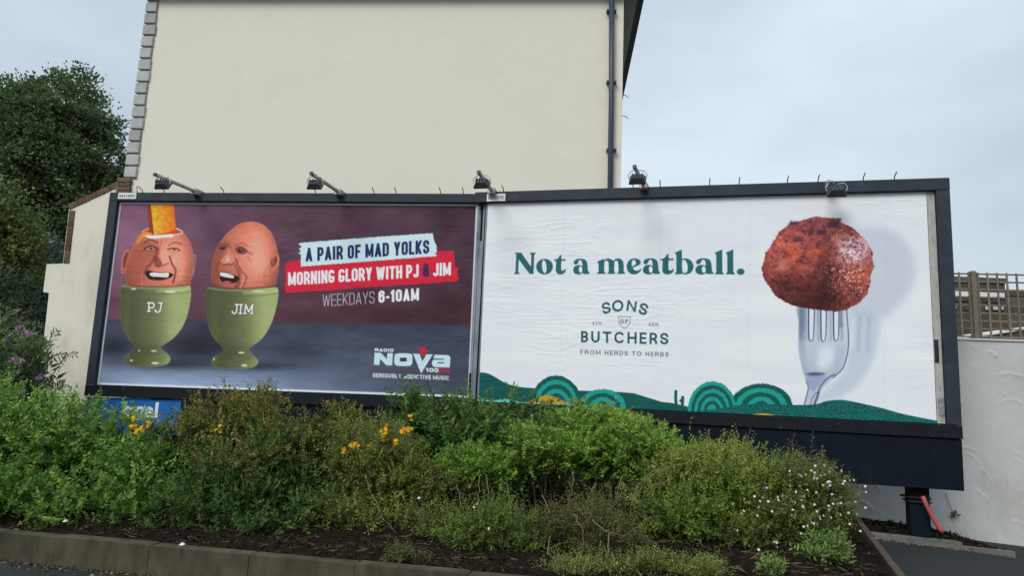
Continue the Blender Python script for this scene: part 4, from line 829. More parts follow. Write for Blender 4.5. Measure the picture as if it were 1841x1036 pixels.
# apron board under the right billboard, blue sign under the left one
PR.box((-.1, 6.372), (-3.86, -3.228), (-.06, .045), 'apron_board', M['skirt'], bR, .004)
PL.box((2.0, PL.w+.05), (-3.8, -3.25), (-.06, .02), 'apron_board', M['skirt'], bL, .004)
def text_mesh(s, name, m, parent, P, a0, b0, width, height, c, bold=.012):
    cu = bpy.data.curves.new(name, 'FONT'); cu.body = s; cu.extrude = .001; cu.offset = bold; cu.resolution_u = 3
    tmp = bpy.data.objects.new(name, cu); COL.objects.link(tmp); dg = bpy.context.evaluated_depsgraph_get(); me = bpy.data.meshes.new_from_object(tmp.evaluated_get(dg)); bpy.data.objects.remove(tmp)
    n = len(me.vertices); co = np.zeros(n*3, np.float32); me.vertices.foreach_get('co', co); co = co.reshape(-1, 3); mn, mx_ = co.min(0), co.max(0)
    a = a0+(co[:, 0]-mn[0])/(mx_[0]-mn[0])*width; b = b0+(co[:, 1]-mn[1])/(mx_[1]-mn[1])*height
    W_ = np.array(P.O-ORG[parent.name])+a[:, None]*np.array(P.u)+b[:, None]*np.array(P.v)+(c+co[:, 2])[:, None]*np.array(P.n)
    me.vertices.foreach_set('co', W_.astype(np.float32).ravel()); me.update(); me.materials.clear(); return link(name, me, parent, m)
for P, b_, s, x0, x1, y0, y1 in ((PL, bL, '06310/01', 213, 244, 346.5, 357.5), (PR, bR, '06310/02', 875.5, 908, 349, 361)):
    a0, b1 = P.hit(x0, y0, .08); a1, b0 = P.hit(x1, y1, .08)
    pl = P.box((a0, a1), (b0, b1), (.0755, .080), 'number_plate', M['plate'], b_, .001); text_mesh(s, 'lettering', M['ink'], pl, P, a0+.02, b0+.028, a1-a0-.04, b1-b0-.056, .0812)
bs = thing('blue_sign', PL.p(.9, -3.8), 'bright blue sign board with white letters half hidden by the shrubs', 'sign')
a1s, _ = PL.hit(328, 722); PL.box((-.14, a1s), (-3.82, -3.25), (-.02, .03), 'board', M['blue'], bs, .002)
x0, _ = PL.hit(222, 745); x1, b1 = PL.hit(288, 724); _, b0 = PL.hit(288, 752)
text_mesh('onal', 'lettering', M['signwhite'], bs, PL, x0, b0, x1-x0, b1-b0, .0315, .03)
# posts carrying the frames
def post(a, P, b_):
    c = P.p(a, 0); zb = -.25; m_ = MB(); o = Vector((c.x, c.y, 0))-P.n*.22
    for r_ in ((-.112, -.10), (.10, .112)): m_.box(o, P.u, UZ, P.n, r_, (zb, c.z-.3), (-.11, .11))
    m_.box(o, P.u, UZ, P.n, (-.10, .10), (zb, c.z-.3), (.085, .105)); m_.box(o, P.u, UZ, P.n, (-.10, .10), (zb, c.z-.3), (-.10, -.085)); return m_.build('post', M['skirt'], b_)
ap_ = PR.hit(1648, 900, -.15)[0]
for a in (.8, 3.4): post(a, PR, bR)
post(ap_, PR, bR)
for a in (1.0, 3.1, 5.2): post(a, PL, bL)
pc = PR.p(ap_, 0); pc = Vector((pc.x, pc.y, 0))-PR.n*.22
zs_ = onp(1650, 899, pc+PR.n*.12, PR.n).z
st = thing('cable_strap', Vector((pc.x, pc.y, zs_)), 'black strap wrapped round the foot of the billboard post', 'strap')
for dz, ex in ((.02, .05), (-.03, .02)):
    lp = [(-.14-ex, .02), (-.125, .125), (.125, .125), (.13, -.12), (-.13, -.12), (-.14-ex, .0)]
    MB().tube([pc+PR.u*a+PR.n*c+UZ*(zs_+dz+(.01 if a < -.14 else 0)) for a, c in lp], .013, 6).build('strap_loop', M['black'], st)
q0, q1, q2, q3 = at(1659, 893, 8.98), at(1664, 906, 8.97), at(1677, 932, 8.95), at(1689, 951, 8.92)
solo(tag(MB().tube([q0, q1, q1.lerp(q2, .5), q2, q3, q3+(q3-q2)*.4], .026, 10).build('conduit', M['conduit'], None, smooth=True), 'faded red cable conduit curving into the ground beside the post', 'conduit'), q3)
# little hooks along the top rails
for xs_, P, b_ in (((256, 295, 402, 567, 672, 712, 792, 833), PL, bL), ((905, 1138, 1187, 1276, 1329, 1416, 1471, 1552, 1608), PR, bR)):
    for x in xs_:
        a, b = P.hit(x, 349 if P is PL else 352-(x-870)*.034, .06); top = .150 if P is PL else .168
        s_ = P.p(a, top-.01, .05); MB().tube([s_-P.v*.03, s_+P.v*.045+P.n*.02, s_+P.v*.075+P.n*.13], .0075, 5).build('hook', M['black'], b_)
# ----------------------------------------------------------------- floodlights on arms
def flood(P, bx, by, tx, ty, lx, ly, reach, label, hs=1.0):
    top = .150 if P is PL else .168
    a, _ = P.hit(bx, by, 0); base = P.p(a, top, -.02); n_ = base+P.n*reach
    tip = onp(tx, ty, n_, P.n); lamp = onp(lx, ly, tip-P.n*.02, P.n)
    fl = thing('floodlight', base, label, 'floodlight', 'floodlights along the top of the billboards')
    d = (tip-base).normalized(); s = d.cross(UZ).normalized(); v = s.cross(d)
    MB().box(base, d, s, v, (-.12, (tip-base).length), (-.022, .022), (-.022, .022)).build('arm', M['galv'], fl, .004)
    MB().box(base+d*((tip-base).length), d, s, v, (-.01, .02), (-.025, .025), (-.025, .025)).build('arm_cap', M['lampbody'], fl, .003)
    MB().box(base, d, s, v, (.0, .2), (-.055, .055), (-.06, .035)).build('clamp', M['galv'], fl, .006)
    MB().tube([base-UZ*.05+P.n*.02, base+UZ*.03, base+d*.1], .03, 7).build('clamp_bolt', M['galv'], fl)
    # lamp head: wedge casting facing the poster, glass, wire stirrup
    h = lamp; f2 = (-P.n*.8-UZ*.6).normalized(); u2 = P.u; w2 = u2.cross(f2).normalized(); w2 = w2 if w2.z > 0 else -w2
    hd = MB(); i = len(hd.v); W2, H2, D2 = .115*hs, .075*hs, .05*hs
    for dd, k in ((-1, .62), (.5, 1), (1, 1)):
        for y in (-1, 1):
            for x in (-1, 1): hd.v.append(h+f2*(dd*D2)+u2*(x*W2*k)+w2*(y*H2*k))
    hd.f += [(0, 1, 3, 2), (0, 4, 5, 1), (1, 5, 7, 3), (3, 7, 6, 2), (2, 6, 4, 0), (4, 8, 9, 5), (5, 9, 11, 7), (7, 11, 10, 6), (6, 10, 8, 4), (8, 10, 11, 9)]
    he = hd.build('lamp_head', M['lampbody'], fl, .006)
    MB().box(h+f2*D2, u2, w2, f2, (-W2*.86, W2*.86), (-H2*.82, H2*.82), (-.002, .004)).build('glass', M['glass'], he, .001)
    for k in (-.6, -.2, .2, .6): MB().box(h-f2*D2, u2, w2, f2, (W2*k-.004, W2*k+.004), (-H2*.55, H2*.55), (-.018, .004)).build('cooling_fin', M['lampbody'], he)
    top_ = tip-d*.05-v*.022
    MB().tube([h+u2*W2*1.02, h+u2*W2*1.12+UZ*.05, h+u2*W2*.8+UZ*.105, top_, h-u2*W2*.8+UZ*.105, h-u2*W2*1.12+UZ*.05, h-u2*W2*1.02], .0075, 6).build('stirrup', M['wire'], fl)
    MB().tube([h-f2*D2*.6, h-f2*D2*1.6+UZ*.03, top_-d*.03], .006, 5).build('cable', M['black'], fl)
flood(PL, 362, 346, 279, 314, 292, 331, 1.0, 'floodlight arm nearest the house quoins, leftmost of the five')
flood(PL, 616, 348, 560, 312, 566, 331, 1.0, 'floodlight arm above the red and white lettering, second from the left')
flood(PR, 887, 350, 861, 310, 866, 329, 1.0, 'floodlight arm at the joint of the two billboards beside the number plate')
flood(PR, 1160, 341, 1141, 300, 1146, 321, .85, 'floodlight arm against the sky just right of the house corner')
flood(PR, 1491, 328, 1494, 330, 1504, 343, .42, 'floodlight on a short arm above the red ball, rightmost of the five', 1.05)
# ================================================================= vegetation
def unit(a): return a/np.maximum(np.linalg.norm(a, axis=-1, keepdims=True), 1e-9)
def leaves_mesh(name, P, D, S, L, W, C, fold=.22):
    """diamond leaves folded along the midrib: base P, axis D, side S, length L, width W, colour C"""
    n = len(P); D = unit(D); S = unit(S-D*(S*D).sum(1, keepdims=True)); Nn = np.cross(D, S); L = L[:, None]; W = W[:, None]
    V = np.empty((n, 4, 3)); V[:, 0] = P; V[:, 2] = P+D*L-Nn*L*.10; mid = P+D*L*.45
    V[:, 1] = mid+S*W*.5+Nn*W*fold; V[:, 3] = mid-S*W*.5+Nn*W*fold
    b = np.arange(n)[:, None]*4; F = np.concatenate([b+np.array([[0, 2, 1]]), b+np.array([[0, 3, 2]])])
    me = np_mesh(name, V.reshape(-1, 3), F); a = me.attributes.new('ink', 'FLOAT_COLOR', 'POINT')
    cc = np.ones((n, 4, 4)); cc[:, :, :3] = C[:, None, :]; a.data.foreach_set('color', cc.astype(np.float32).ravel()); return me
def tubes_mesh(name, paths, n=4):
    """paths: list of (points (k,3), radii (k))"""
    Vs, Fs, o = [], [], 0
    for p, r in paths:
        p = np.asarray(p, float); k = len(p); d = unit(np.gradient(p, axis=0)); s = unit(np.cross(d, np.array([.13, .25, 1.]))); t_ = np.cross(d, s)
        an = np.arange(n)*2*math.pi/n; ring = (s[:, None]*np.cos(an)[None, :, None]+t_[:, None]*np.sin(an)[None, :, None])*np.asarray(r)[:, None, None]+p[:, None]
        Vs.append(ring.reshape(-1, 3)); i = np.arange(k*n).reshape(k, n)+o
        Fs.append(np.stack([i[:-1], np.roll(i[:-1], -1, 1), np.roll(i[1:], -1, 1), i[1:]], -1).reshape(-1, 4)); o += k*n
    return np_mesh(name, np.concatenate(Vs), np.concatenate(Fs), True)
def shrub(label, lumps, shoots, per, ll, lw, cols, seed, name='shrub', slen=.28, up=.6, spread=.9, tipcol=None, tipfrac=0, fill=3000, stems=14, group='shrubs in the planting bed', bare=None, cat='shrub', rough_low=.0, zmin=.2, droop=.0, nsub=13):
    rs = np.random.default_rng(seed); Lm = []
    for (px, py, Y, rx, ry, rz) in lumps: c = at(px, py, Y); Lm.append((np.array(c), np.array([rx, ry, rz])))
    wts = np.array([r[0]*r[2]+r[1]*r[2]*.5 for c, r in Lm]); wts /= wts.sum()
    cx = sum(c[0]*w for (c, r), w in zip(Lm, wts)); cy = sum(c[1]*w for (c, r), w in zip(Lm, wts)); base = Vector((cx, cy, .22))
    root = thing(name, base, label, cat, group); o0 = np.array(base)
    # shoots springing from the surface of the lumps
    sub_c, sub_r = [], []                                               # each lump breaks into smaller billows with dark gaps between
    for (c_, r_), w_ in zip(Lm, wts):
        for _ in range(max(4, int(nsub*w_*len(Lm)))):
            dd = unit(rs.normal(size=3)+np.array([0, -.45, .3])); sub_c.append(c_+dd*r_*rs.uniform(.5, .8)); sub_r.append(r_*rs.uniform(.26, .48))
    sub_c, sub_r = np.array(sub_c), np.array(sub_r); k = rs.choice(len(sub_c), shoots, p=sub_r.prod(1)**.667/(sub_r.prod(1)**.667).sum()); cc = sub_c[k]; rr = sub_r[k]; tone = rs.uniform(.8, 1.2, len(sub_c))[k]
    d = unit(rs.normal(size=(shoots, 3))+np.array([0, -.3, .35])); P0 = cc+d*rr*(rs.uniform(.55, 1.0, (shoots, 1)))
    sl = slen*rs.uniform(.55, 1.25, shoots); long_ = rs.random(shoots) < .02; sl = np.where(long_, sl*1.6, sl)
    sd_ = unit(d+np.array([0, 0, up])+rs.normal(size=(shoots, 3))*.38)
    ok = P0[:, 2] > zmin-.05; P0, sl, sd_, d, tone = P0[ok], sl[ok], sd_[ok], d[ok], tone[ok]; n = len(P0)
    t = (np.arange(per)+.4)/per; T = np.broadcast_to(t, (n, per)); bend = np.array([0, 0, -1.])*droop
    P = P0[:, None]+sd_[:, None]*(sl[:, None]*T)[..., None]+bend*((T**2)*sl[:, None])[..., None]
    side = unit(np.cross(sd_, unit(rs.normal(size=(n, 3))))); alt = np.where(np.arange(per) % 2 == 0, 1., -1.)
    ax = unit(sd_[:, None]*.55+side[:, None]*(alt*spread)[None, :, None]+rs.normal(size=(n, per, 3))*.30)
    ls = ll*(1-.4*T)*rs.uniform(.7, 1.25, (n, per)); S = np.cross(ax, np.array([0, 0, 1.])[None, None]+rs.normal(size=(n, per, 3))*.45)
    col = np.array(cols)[rs.choice(len(cols), n)][:, None, :]*tone[:, None, None]*rs.uniform(.84, 1.16, (n, per, 1))
    zt = (P0[:, 2]-min(c[2]-r[2] for c, r in Lm))/(max(c[2]+r[2] for c, r in Lm)-min(c[2]-r[2] for c, r in Lm))
    if tipcol is not None:
        tf = np.clip((rs.random(n) < tipfrac*np.clip((zt-.45)*2.6, 0, 1.2)), 0, 1)[:, None, None]*rs.uniform(.6, 1, (n, per, 1)); col = col*(1-tf)+np.array(tipcol)*tf*rs.uniform(.8, 1.2, (n, per, 1))
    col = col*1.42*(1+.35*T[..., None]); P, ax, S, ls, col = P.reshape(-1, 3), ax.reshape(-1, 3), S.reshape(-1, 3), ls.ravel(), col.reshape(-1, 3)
    # leaves inside the crown, inner shade put into their darker colour
    k = rs.choice(len(Lm), fill, p=wts); q = unit(rs.normal(size=(fill, 3)))*(rs.random((fill, 1))**.4)*.8
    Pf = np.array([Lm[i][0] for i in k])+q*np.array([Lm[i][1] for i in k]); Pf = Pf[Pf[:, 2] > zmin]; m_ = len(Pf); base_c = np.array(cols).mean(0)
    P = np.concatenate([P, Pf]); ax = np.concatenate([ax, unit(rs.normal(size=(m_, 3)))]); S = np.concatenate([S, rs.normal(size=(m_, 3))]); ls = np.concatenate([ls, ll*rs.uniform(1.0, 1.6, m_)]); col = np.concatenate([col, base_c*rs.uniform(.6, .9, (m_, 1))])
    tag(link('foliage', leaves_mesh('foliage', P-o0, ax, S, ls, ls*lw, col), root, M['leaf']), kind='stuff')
    # woody stems from the base into the crown
    paths = []
    for i in range(stems):
        c, r = Lm[rs.choice(len(Lm), p=wts)]; b = np.array([c[0]+rs.uniform(-.5, .5)*r[0]*.7, c[1]+rs.uniform(-.4, .4)*r[1], .15]); e = c+rs.uniform(-.75, .75, 3)*r; mid = (b+e)/2+rs.normal(size=3)*.06
        tt = np.linspace(0, 1, 6)[:, None]; pth = (1-tt)**2*b+2*tt*(1-tt)*mid+tt**2*e; paths.append((pth-o0, np.linspace(.011, .004, 6)))
    if n:
        for i in rs.choice(n, min(n, 260), replace=False): paths.append((np.stack([P0[i]-sd_[i]*.12, P0[i]+sd_[i]*sl[i]*.5, P0[i]+sd_[i]*sl[i]*.95+bend*sl[i]*.8])-o0, np.array([.0035, .0025, .0012])))
    tag(link('branches', tubes_mesh('branches', paths), root, M['bark']), kind='stuff')
    for pts in (bare or []):
        pp = [np.array(at(x, y, Y)) for x, y, Y in pts]; pp = smooth(pp, 5, False)+rs.normal(size=(len(pp)*5-4, 3))*.006; br = [(pp-o0, np.linspace(.0065, .0022, len(pp)))]
        for _ in range(3):
            q = pp[rs.integers(2, len(pp)-1)]; e = q+rs.normal(size=3)*np.array([.12, .05, .08])+np.array([0, 0, .06]); br.append((np.stack([q, (q+e)/2+rs.normal(size=3)*.012, e])-o0, np.array([.003, .0022, .001])))
        link('dry_stem', tubes_mesh('dry_stem', br, 5), root, M['twig'])
    return root, P0, sd_, sl, rs, o0
def flowers(root, o0, pts, size, col, rs, petals=5, name='flowers'):
    """many small open flowers joined in one part"""
    n = len(pts); nrm = unit(rs.normal(size=(n, 3))*.5+np.array([0, -.8, .6])); a = unit(np.cross(nrm, rs.normal(size=(n, 3)))); b = np.cross(nrm, a); P, D, S, L, C = [], [], [], [], []
    for k in range(petals):
        an = 2*math.pi*k/petals; dd = a*math.cos(an)+b*math.sin(an)+nrm*.25; P.append(pts-o0); D.append(dd); S.append(np.cross(nrm, dd)); L.append(size*rs.uniform(.8, 1.15, n)); C.append(np.broadcast_to(col, (n, 3))*rs.uniform(.85, 1.1, (n, 1)))
    P, D, S, L, C = map(np.concatenate, (P, D, S, L, C)); me = leaves_mesh(name, P, D, S, L, L*.95, C, .05)
    return tag(link(name, me, root, M['petal']), kind='stuff')
G1 = [(0.0884, 0.1617, 0.0306), (0.1196, 0.2009, 0.0374), (0.0728, 0.1372, 0.0306)]
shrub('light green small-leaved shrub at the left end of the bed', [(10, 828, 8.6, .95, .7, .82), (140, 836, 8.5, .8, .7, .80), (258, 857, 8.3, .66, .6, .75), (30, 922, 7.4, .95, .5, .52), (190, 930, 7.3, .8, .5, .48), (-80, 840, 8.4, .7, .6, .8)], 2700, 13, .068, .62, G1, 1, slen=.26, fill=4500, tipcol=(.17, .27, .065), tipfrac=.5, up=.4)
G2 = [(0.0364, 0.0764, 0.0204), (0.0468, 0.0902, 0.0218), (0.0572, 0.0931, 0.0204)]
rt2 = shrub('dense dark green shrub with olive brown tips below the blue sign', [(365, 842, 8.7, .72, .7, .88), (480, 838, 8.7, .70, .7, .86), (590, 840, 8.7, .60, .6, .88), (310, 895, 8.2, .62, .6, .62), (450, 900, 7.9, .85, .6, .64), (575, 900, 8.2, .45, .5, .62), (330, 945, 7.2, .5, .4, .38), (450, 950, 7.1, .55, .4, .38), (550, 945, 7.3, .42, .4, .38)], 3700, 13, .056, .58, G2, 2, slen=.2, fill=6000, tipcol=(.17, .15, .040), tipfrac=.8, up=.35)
G3 = [(.115, .130, .030), (.135, .155, .036), (.09, .12, .034)]
rt3 = shrub('loose olive yellow shrub with orange flowers in the middle of the bed', [(700, 868, 7.9, .5, .45, .62), (640, 858, 8.1, .42, .4, .55), (755, 903, 7.7, .42, .4, .42), (690, 948, 7.25, .4, .3, .26), (620, 940, 7.3, .34, .3, .28), (765, 952, 7.1, .32, .3, .24)], 1350, 13, .056, .48, G3, 3, slen=.26, fill=1600, bare=[[(625, 905, 7.3), (650, 935, 7.2), (668, 958, 7.1), (678, 998, 7.0)], [(668, 890, 7.3), (688, 930, 7.2), (712, 960, 7.0), (716, 1003, 6.9)], [(748, 922, 7.0), (765, 960, 6.9), (785, 1003, 6.8)], [(790, 935, 7.0), (800, 965, 6.9), (812, 992, 6.8)], [(662, 958, 7.0), (672, 980, 6.95), (680, 998, 6.9)]])
G4 = [(0.0572, 0.1176, 0.0258), (0.0728, 0.1372, 0.0286), (0.052, 0.1029, 0.0272)]
shrub('tall shrub with long narrow leaves in front of the billboard joint', [(745, 822, 9.3, .50, .45, .74), (850, 832, 9.1, .75, .5, .62), (955, 824, 9.0, .5, .5, .62), (800, 812, 9.4, .3, .3, .72), (930, 802, 9.2, .25, .3, .6)], 640, 14, .13, .30, G4, 4, slen=.34, fill=1500, up=.9, spread=1.0, tipcol=(.10, .15, .045), tipfrac=.4, droop=.1)
G5 = [(0.104, 0.1862, 0.0272), (0.1352, 0.2205, 0.0326), (0.0884, 0.1617, 0.0272)]
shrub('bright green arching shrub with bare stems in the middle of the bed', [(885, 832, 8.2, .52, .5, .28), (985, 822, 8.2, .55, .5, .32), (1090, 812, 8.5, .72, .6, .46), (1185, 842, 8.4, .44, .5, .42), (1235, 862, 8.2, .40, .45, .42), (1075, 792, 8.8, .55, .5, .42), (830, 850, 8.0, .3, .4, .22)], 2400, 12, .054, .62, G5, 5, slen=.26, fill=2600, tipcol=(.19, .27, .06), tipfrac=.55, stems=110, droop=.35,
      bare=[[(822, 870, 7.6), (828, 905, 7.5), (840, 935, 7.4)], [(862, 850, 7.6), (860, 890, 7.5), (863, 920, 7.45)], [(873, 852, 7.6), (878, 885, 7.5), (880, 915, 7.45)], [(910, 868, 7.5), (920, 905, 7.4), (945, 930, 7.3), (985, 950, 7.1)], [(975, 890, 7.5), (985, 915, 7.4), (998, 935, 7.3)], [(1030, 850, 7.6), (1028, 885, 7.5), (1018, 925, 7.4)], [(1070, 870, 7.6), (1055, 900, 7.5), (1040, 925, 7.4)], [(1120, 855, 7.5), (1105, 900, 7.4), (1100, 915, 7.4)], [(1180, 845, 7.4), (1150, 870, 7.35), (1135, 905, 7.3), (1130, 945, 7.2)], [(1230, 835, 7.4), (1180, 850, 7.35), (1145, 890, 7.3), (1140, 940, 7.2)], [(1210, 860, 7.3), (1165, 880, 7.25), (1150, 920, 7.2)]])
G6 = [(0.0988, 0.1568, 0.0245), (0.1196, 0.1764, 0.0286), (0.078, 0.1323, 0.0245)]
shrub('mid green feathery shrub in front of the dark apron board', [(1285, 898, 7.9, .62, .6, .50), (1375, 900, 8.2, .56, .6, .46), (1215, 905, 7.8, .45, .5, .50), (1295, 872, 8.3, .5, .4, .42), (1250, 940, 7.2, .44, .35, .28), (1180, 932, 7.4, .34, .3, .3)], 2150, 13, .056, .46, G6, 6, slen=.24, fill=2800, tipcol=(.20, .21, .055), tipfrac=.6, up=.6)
G7 = [(0.0832, 0.1127, 0.0245), (0.104, 0.1323, 0.0272), (0.0728, 0.1029, 0.0245)]
rt7 = shrub('shrub covered in small white flowers at the right end of the bed', [(1430, 900, 7.8, .48, .5, .44), (1478, 915, 7.6, .26, .35, .46), (1340, 978, 7.0, .32, .28, .2), (1465, 965, 7.2, .26, .28, .28), (1395, 945, 7.3, .42, .3, .28)], 1500, 12, .042, .52, G7, 7, slen=.2, fill=2000, tipcol=(.12, .14, .05), tipfrac=.5)
rs = rt7[4]; P0, sd_, sl = rt7[1:4]; fr = (P0[:, 1] < np.median(P0[:, 1])); ix = np.where(fr)[0]; ix = rs.choice(ix, 160, replace=False); flowers(rt7[0], rt7[5], P0[ix]+sd_[ix]*(sl[ix]*1.0)[:, None]-np.array([0, .03, 0]), .0150, (.82, .82, .78), rs)
rt8 = shrub('low green shrub with few white flowers at the front of the bed', [(870, 962, 6.7, .40, .3, .27), (935, 970, 6.6, .3, .25, .22), (825, 978, 6.6, .22, .2, .17), (790, 950, 7.0, .25, .25, .2)], 900, 11, .036, .45, [(.080, .125, .026), (.095, .145, .03)], 8, slen=.18, fill=700, stems=8)
rs = rt8[4]; P0, sd_, sl = rt8[1:4]; ix = rs.choice(len(P0), 16, replace=False); flowers(rt8[0], rt8[5], P0[ix]+sd_[ix]*(sl[ix]*1.05)[:, None]-np.array([0, .05, 0]), .015, (.82, .82, .78), rs)
shrub('sparse brownish shrub of tangled twigs at the front of the bed', [(1060, 965, 6.6, .40, .35, .32), (1125, 982, 6.5, .25, .25, .24), (1005, 960, 6.7, .24, .25, .24), (1090, 945, 6.9, .3, .3, .26)], 720, 11, .034, .42, [(.095, .115, .026), (.08, .105, .026), (.115, .105, .04)], 9, slen=.2, fill=500, stems=40,
      bare=[[(1033, 925, 6.3), (1045, 950, 6.25), (1050, 990, 6.2)], [(1065, 935, 6.3), (1090, 955, 6.2), (1135, 965, 6.2)], [(990, 965, 6.3), (985, 990, 6.2), (1000, 1010, 6.1)], [(1095, 960, 6.2), (1092, 1000, 6.1), (1080, 1020, 6.1)], [(1050, 915, 6.4), (1075, 930, 6.4), (1120, 935, 6.4)]])
GC = [(.17, .19, .045), (.14, .17, .04), (.11, .14, .04)]
shrub('yellow green low ground cover along the bottom edge', [(1060, 1030, 6.0, .36, .25, .12), (1190, 1026, 6.05, .36, .25, .12), (1000, 1038, 5.9, .22, .2, .09), (1270, 1036, 6.0, .25, .2, .10)], 900, 9, .035, .35, GC, 10, name='ground_cover_plant', slen=.13, fill=500, stems=0, up=1.2, cat='plant', group='low plants at the front of the bed')
shrub('small fresh green leafy clump at the foot of the white-flowered shrub', [(1490, 1000, 6.7, .18, .18, .11), (1465, 1005, 6.6, .12, .12, .07)], 130, 8, .08, .32, [(.12, .19, .05), (.10, .16, .045)], 11, name='leafy_clump', slen=.14, fill=60, stems=0, up=1.0, cat='plant', group='low plants at the front of the bed')
shrub('tiny green weed tuft alone on the mulch near the bottom edge', [(1385, 1034, 6.1, .12, .12, .07)], 70, 7, .07, .3, [(.13, .20, .05)], 12, name='leafy_clump', slen=.12, fill=20, stems=0, up=1.2, cat='plant', group='low plants at the front of the bed')
shrub('small olive weed tuft on the mulch below the orange-flowered shrub', [(712, 1005, 6.0, .1, .1, .06), (760, 1012, 5.95, .07, .08, .05)], 60, 7, .05, .3, [(.09, .10, .03)], 13, name='leafy_clump', slen=.12, fill=20, stems=0, up=1.2, cat='plant', group='low plants at the front of the bed')
# long shoots standing up in front of the posters
def sprig(px, py, Y, h, label, seed, ll=.07, col=(.085, .135, .04), lw=.3, n=26):
    rs = np.random.default_rng(seed); tp = np.array(at(px, py, Y)); b = tp-np.array([rs.uniform(-.05, .05), 0, h]); root = thing('upright_shoot', Vector(b), label, 'shoot', 'upright shoots above the shrubs'); t = np.linspace(0, 1, n)
    P = b+(tp-b)*t[:, None]+np.stack([.02*np.sin(t*6+seed), 0*t, 0*t], 1); an = t*26+seed; dr = np.stack([np.cos(an), np.sin(an), .55+0*t], 1)
    link('leaves', leaves_mesh('leaves', P-b, dr, np.cross(dr, [0, 0, 1.]), ll*(1.05-.65*t), ll*(1.05-.65*t)*lw, np.array(col)*rs.uniform(.75, 1.3, (n, 1))), root, M['leaf']); link('stem', tubes_mesh('stem', [(P-b, np.linspace(.005, .002, n))]), root, M['twig'])
for i, (x, y, Y, h, lb) in enumerate(((705, 697, 9.0, .5, 'green shoot below the radio logo, leftmost of three'), (770, 684, 9.0, .6, 'tallest green shoot standing before the radio logo lettering'), (740, 692, 9.1, .5, 'green shoot between the two others before the radio logo'), (832, 705, 9.0, .4, 'short green shoot left of the billboard joint strip'), (884, 700, 8.9, .45, 'thin green shoot before the dark green painted hill at the joint'), (908, 711, 8.9, .4, 'short green shoot right of the joint, over the painted hill'), (980, 722, 8.8, .4, 'green shoot before the yellow painted mound'), (1004, 745, 8.7, .3, 'short shoot under the yellow painted mound'), (1428, 780, 8.5, .5, 'drooping shoot before the dark apron board'), (1347, 770, 8.4, .4, 'thin brown-tipped shoot before the apron board'), (1310, 778, 8.4, .35, 'brown-tipped shoot left of the thin one before the apron board'), (447, 696, 8.9, .25, 'tiny shoot on top of the dark shrub below the egg cups'), (182, 690, 8.7, .3, 'shoot at the lower left corner of the egg billboard'))):
    sprig(x, y, Y, h, lb, i+5, .075 if i < 8 else .06, (.17, .11, .05) if 'brown' in lb else (.085, .135, .04))
# orange flowers: each one countable
def blossom(root, o0, p, size, seed, col=(.80, .42, .02)):
    rs = np.random.default_rng(seed); P, D, S, L = [], [], [], []
    for j in range(4):
        c = np.array(p)+rs.normal(size=3)*size*.55; nrm = unit(rs.normal(size=(1, 3))*.5+np.array([[0, -.8, .5]]))[0]; a = unit(np.cross(nrm, rs.normal(size=3))[None])[0]; b = np.cross(nrm, a)
        for k in range(5):
            dd = a*math.cos(k*1.2566)+b*math.sin(k*1.2566)+nrm*.3; P.append(c); D.append(dd); S.append(np.cross(nrm, dd)); L.append(size)
    P, D, S, L = np.array(P), np.array(D), np.array(S), np.array(L); link('flower', leaves_mesh('flower', P-o0, D, S, L, L*.9, np.array(col)*rs.uniform(.8, 1.15, (len(P), 1)), .05), root, M['petal'])
for i, (x, y, Y) in enumerate(((241, 753, 7.75), (240, 768, 7.7), (250, 771, 7.65), (266, 764, 7.7), (243, 778, 7.65), (394, 771, 7.7))): blossom(rt2[0], rt2[5], at(x, y, Y), .026, 100+i)
for i, (x, y, Y) in enumerate(((618, 809, 7.55), (634, 804, 7.55), (640, 799, 7.55), (690, 783, 7.5), (687, 791, 7.5), (695, 770, 7.55), (710, 796, 7.45), (722, 778, 7.5), (735, 771, 7.5), (728, 774, 7.5), (738, 750, 7.9), (662, 803, 7.6), (585, 940, 7.4), (592, 951, 7.35), (578, 948, 7.35))): blossom(rt3[0], rt3[5], at(x, y, Y), .026, 200+i)
# ----------------------------------------------------------------- butterfly bush at the far left
bl = shrub('butterfly bush with arching leafy branches and mauve flower spikes at the far left', [(-10, 690, 10.4, .7, .5, .9), (40, 700, 10.2, .55, .5, .62), (-40, 620, 10.6, .5, .5, .6)], 210, 16, .17, .2, [(.10, .155, .07), (.08, .13, .06), (.12, .18, .08)], 21, name='butterfly_bush', slen=.62, fill=900, up=.8, spread=.8, droop=.45, stems=20, group='shrubs at the left edge')
def spike(px, py, Y, dx, dz, seed):
    rs = np.random.default_rng(seed); n = 130; t = rs.random(n); b = np.array(at(px, py, Y)); ax = np.array([dx, -.03, dz]); rad = .038*(1-.6*t); an = rs.uniform(0, 6.28, n)
    P = b+ax*t[:, None]+np.stack([np.cos(an)*rad*.6, np.sin(an)*rad, np.sin(an+1)*rad], 1); D = rs.normal(size=(n, 3)); link('flower_spike', leaves_mesh('flower_spike', P-bl[5], D, rs.normal(size=(n, 3)), np.full(n, .028), np.full(n, .026), np.array((.42, .27, .40))*rs.uniform(.7, 1.25, (n, 1))), bl[0], M['petal'])
for i, a in enumerate(((30, 592, 9.75, .10, .03), (42, 599, 9.7, .15, -.02), (12, 614, 9.8, .06, .1), (22, 645, 9.7, .18, -.05), (70, 677, 9.6, .06, -.03), (30, 712, 9.4, .12, .06))): spike(*a, i+50)
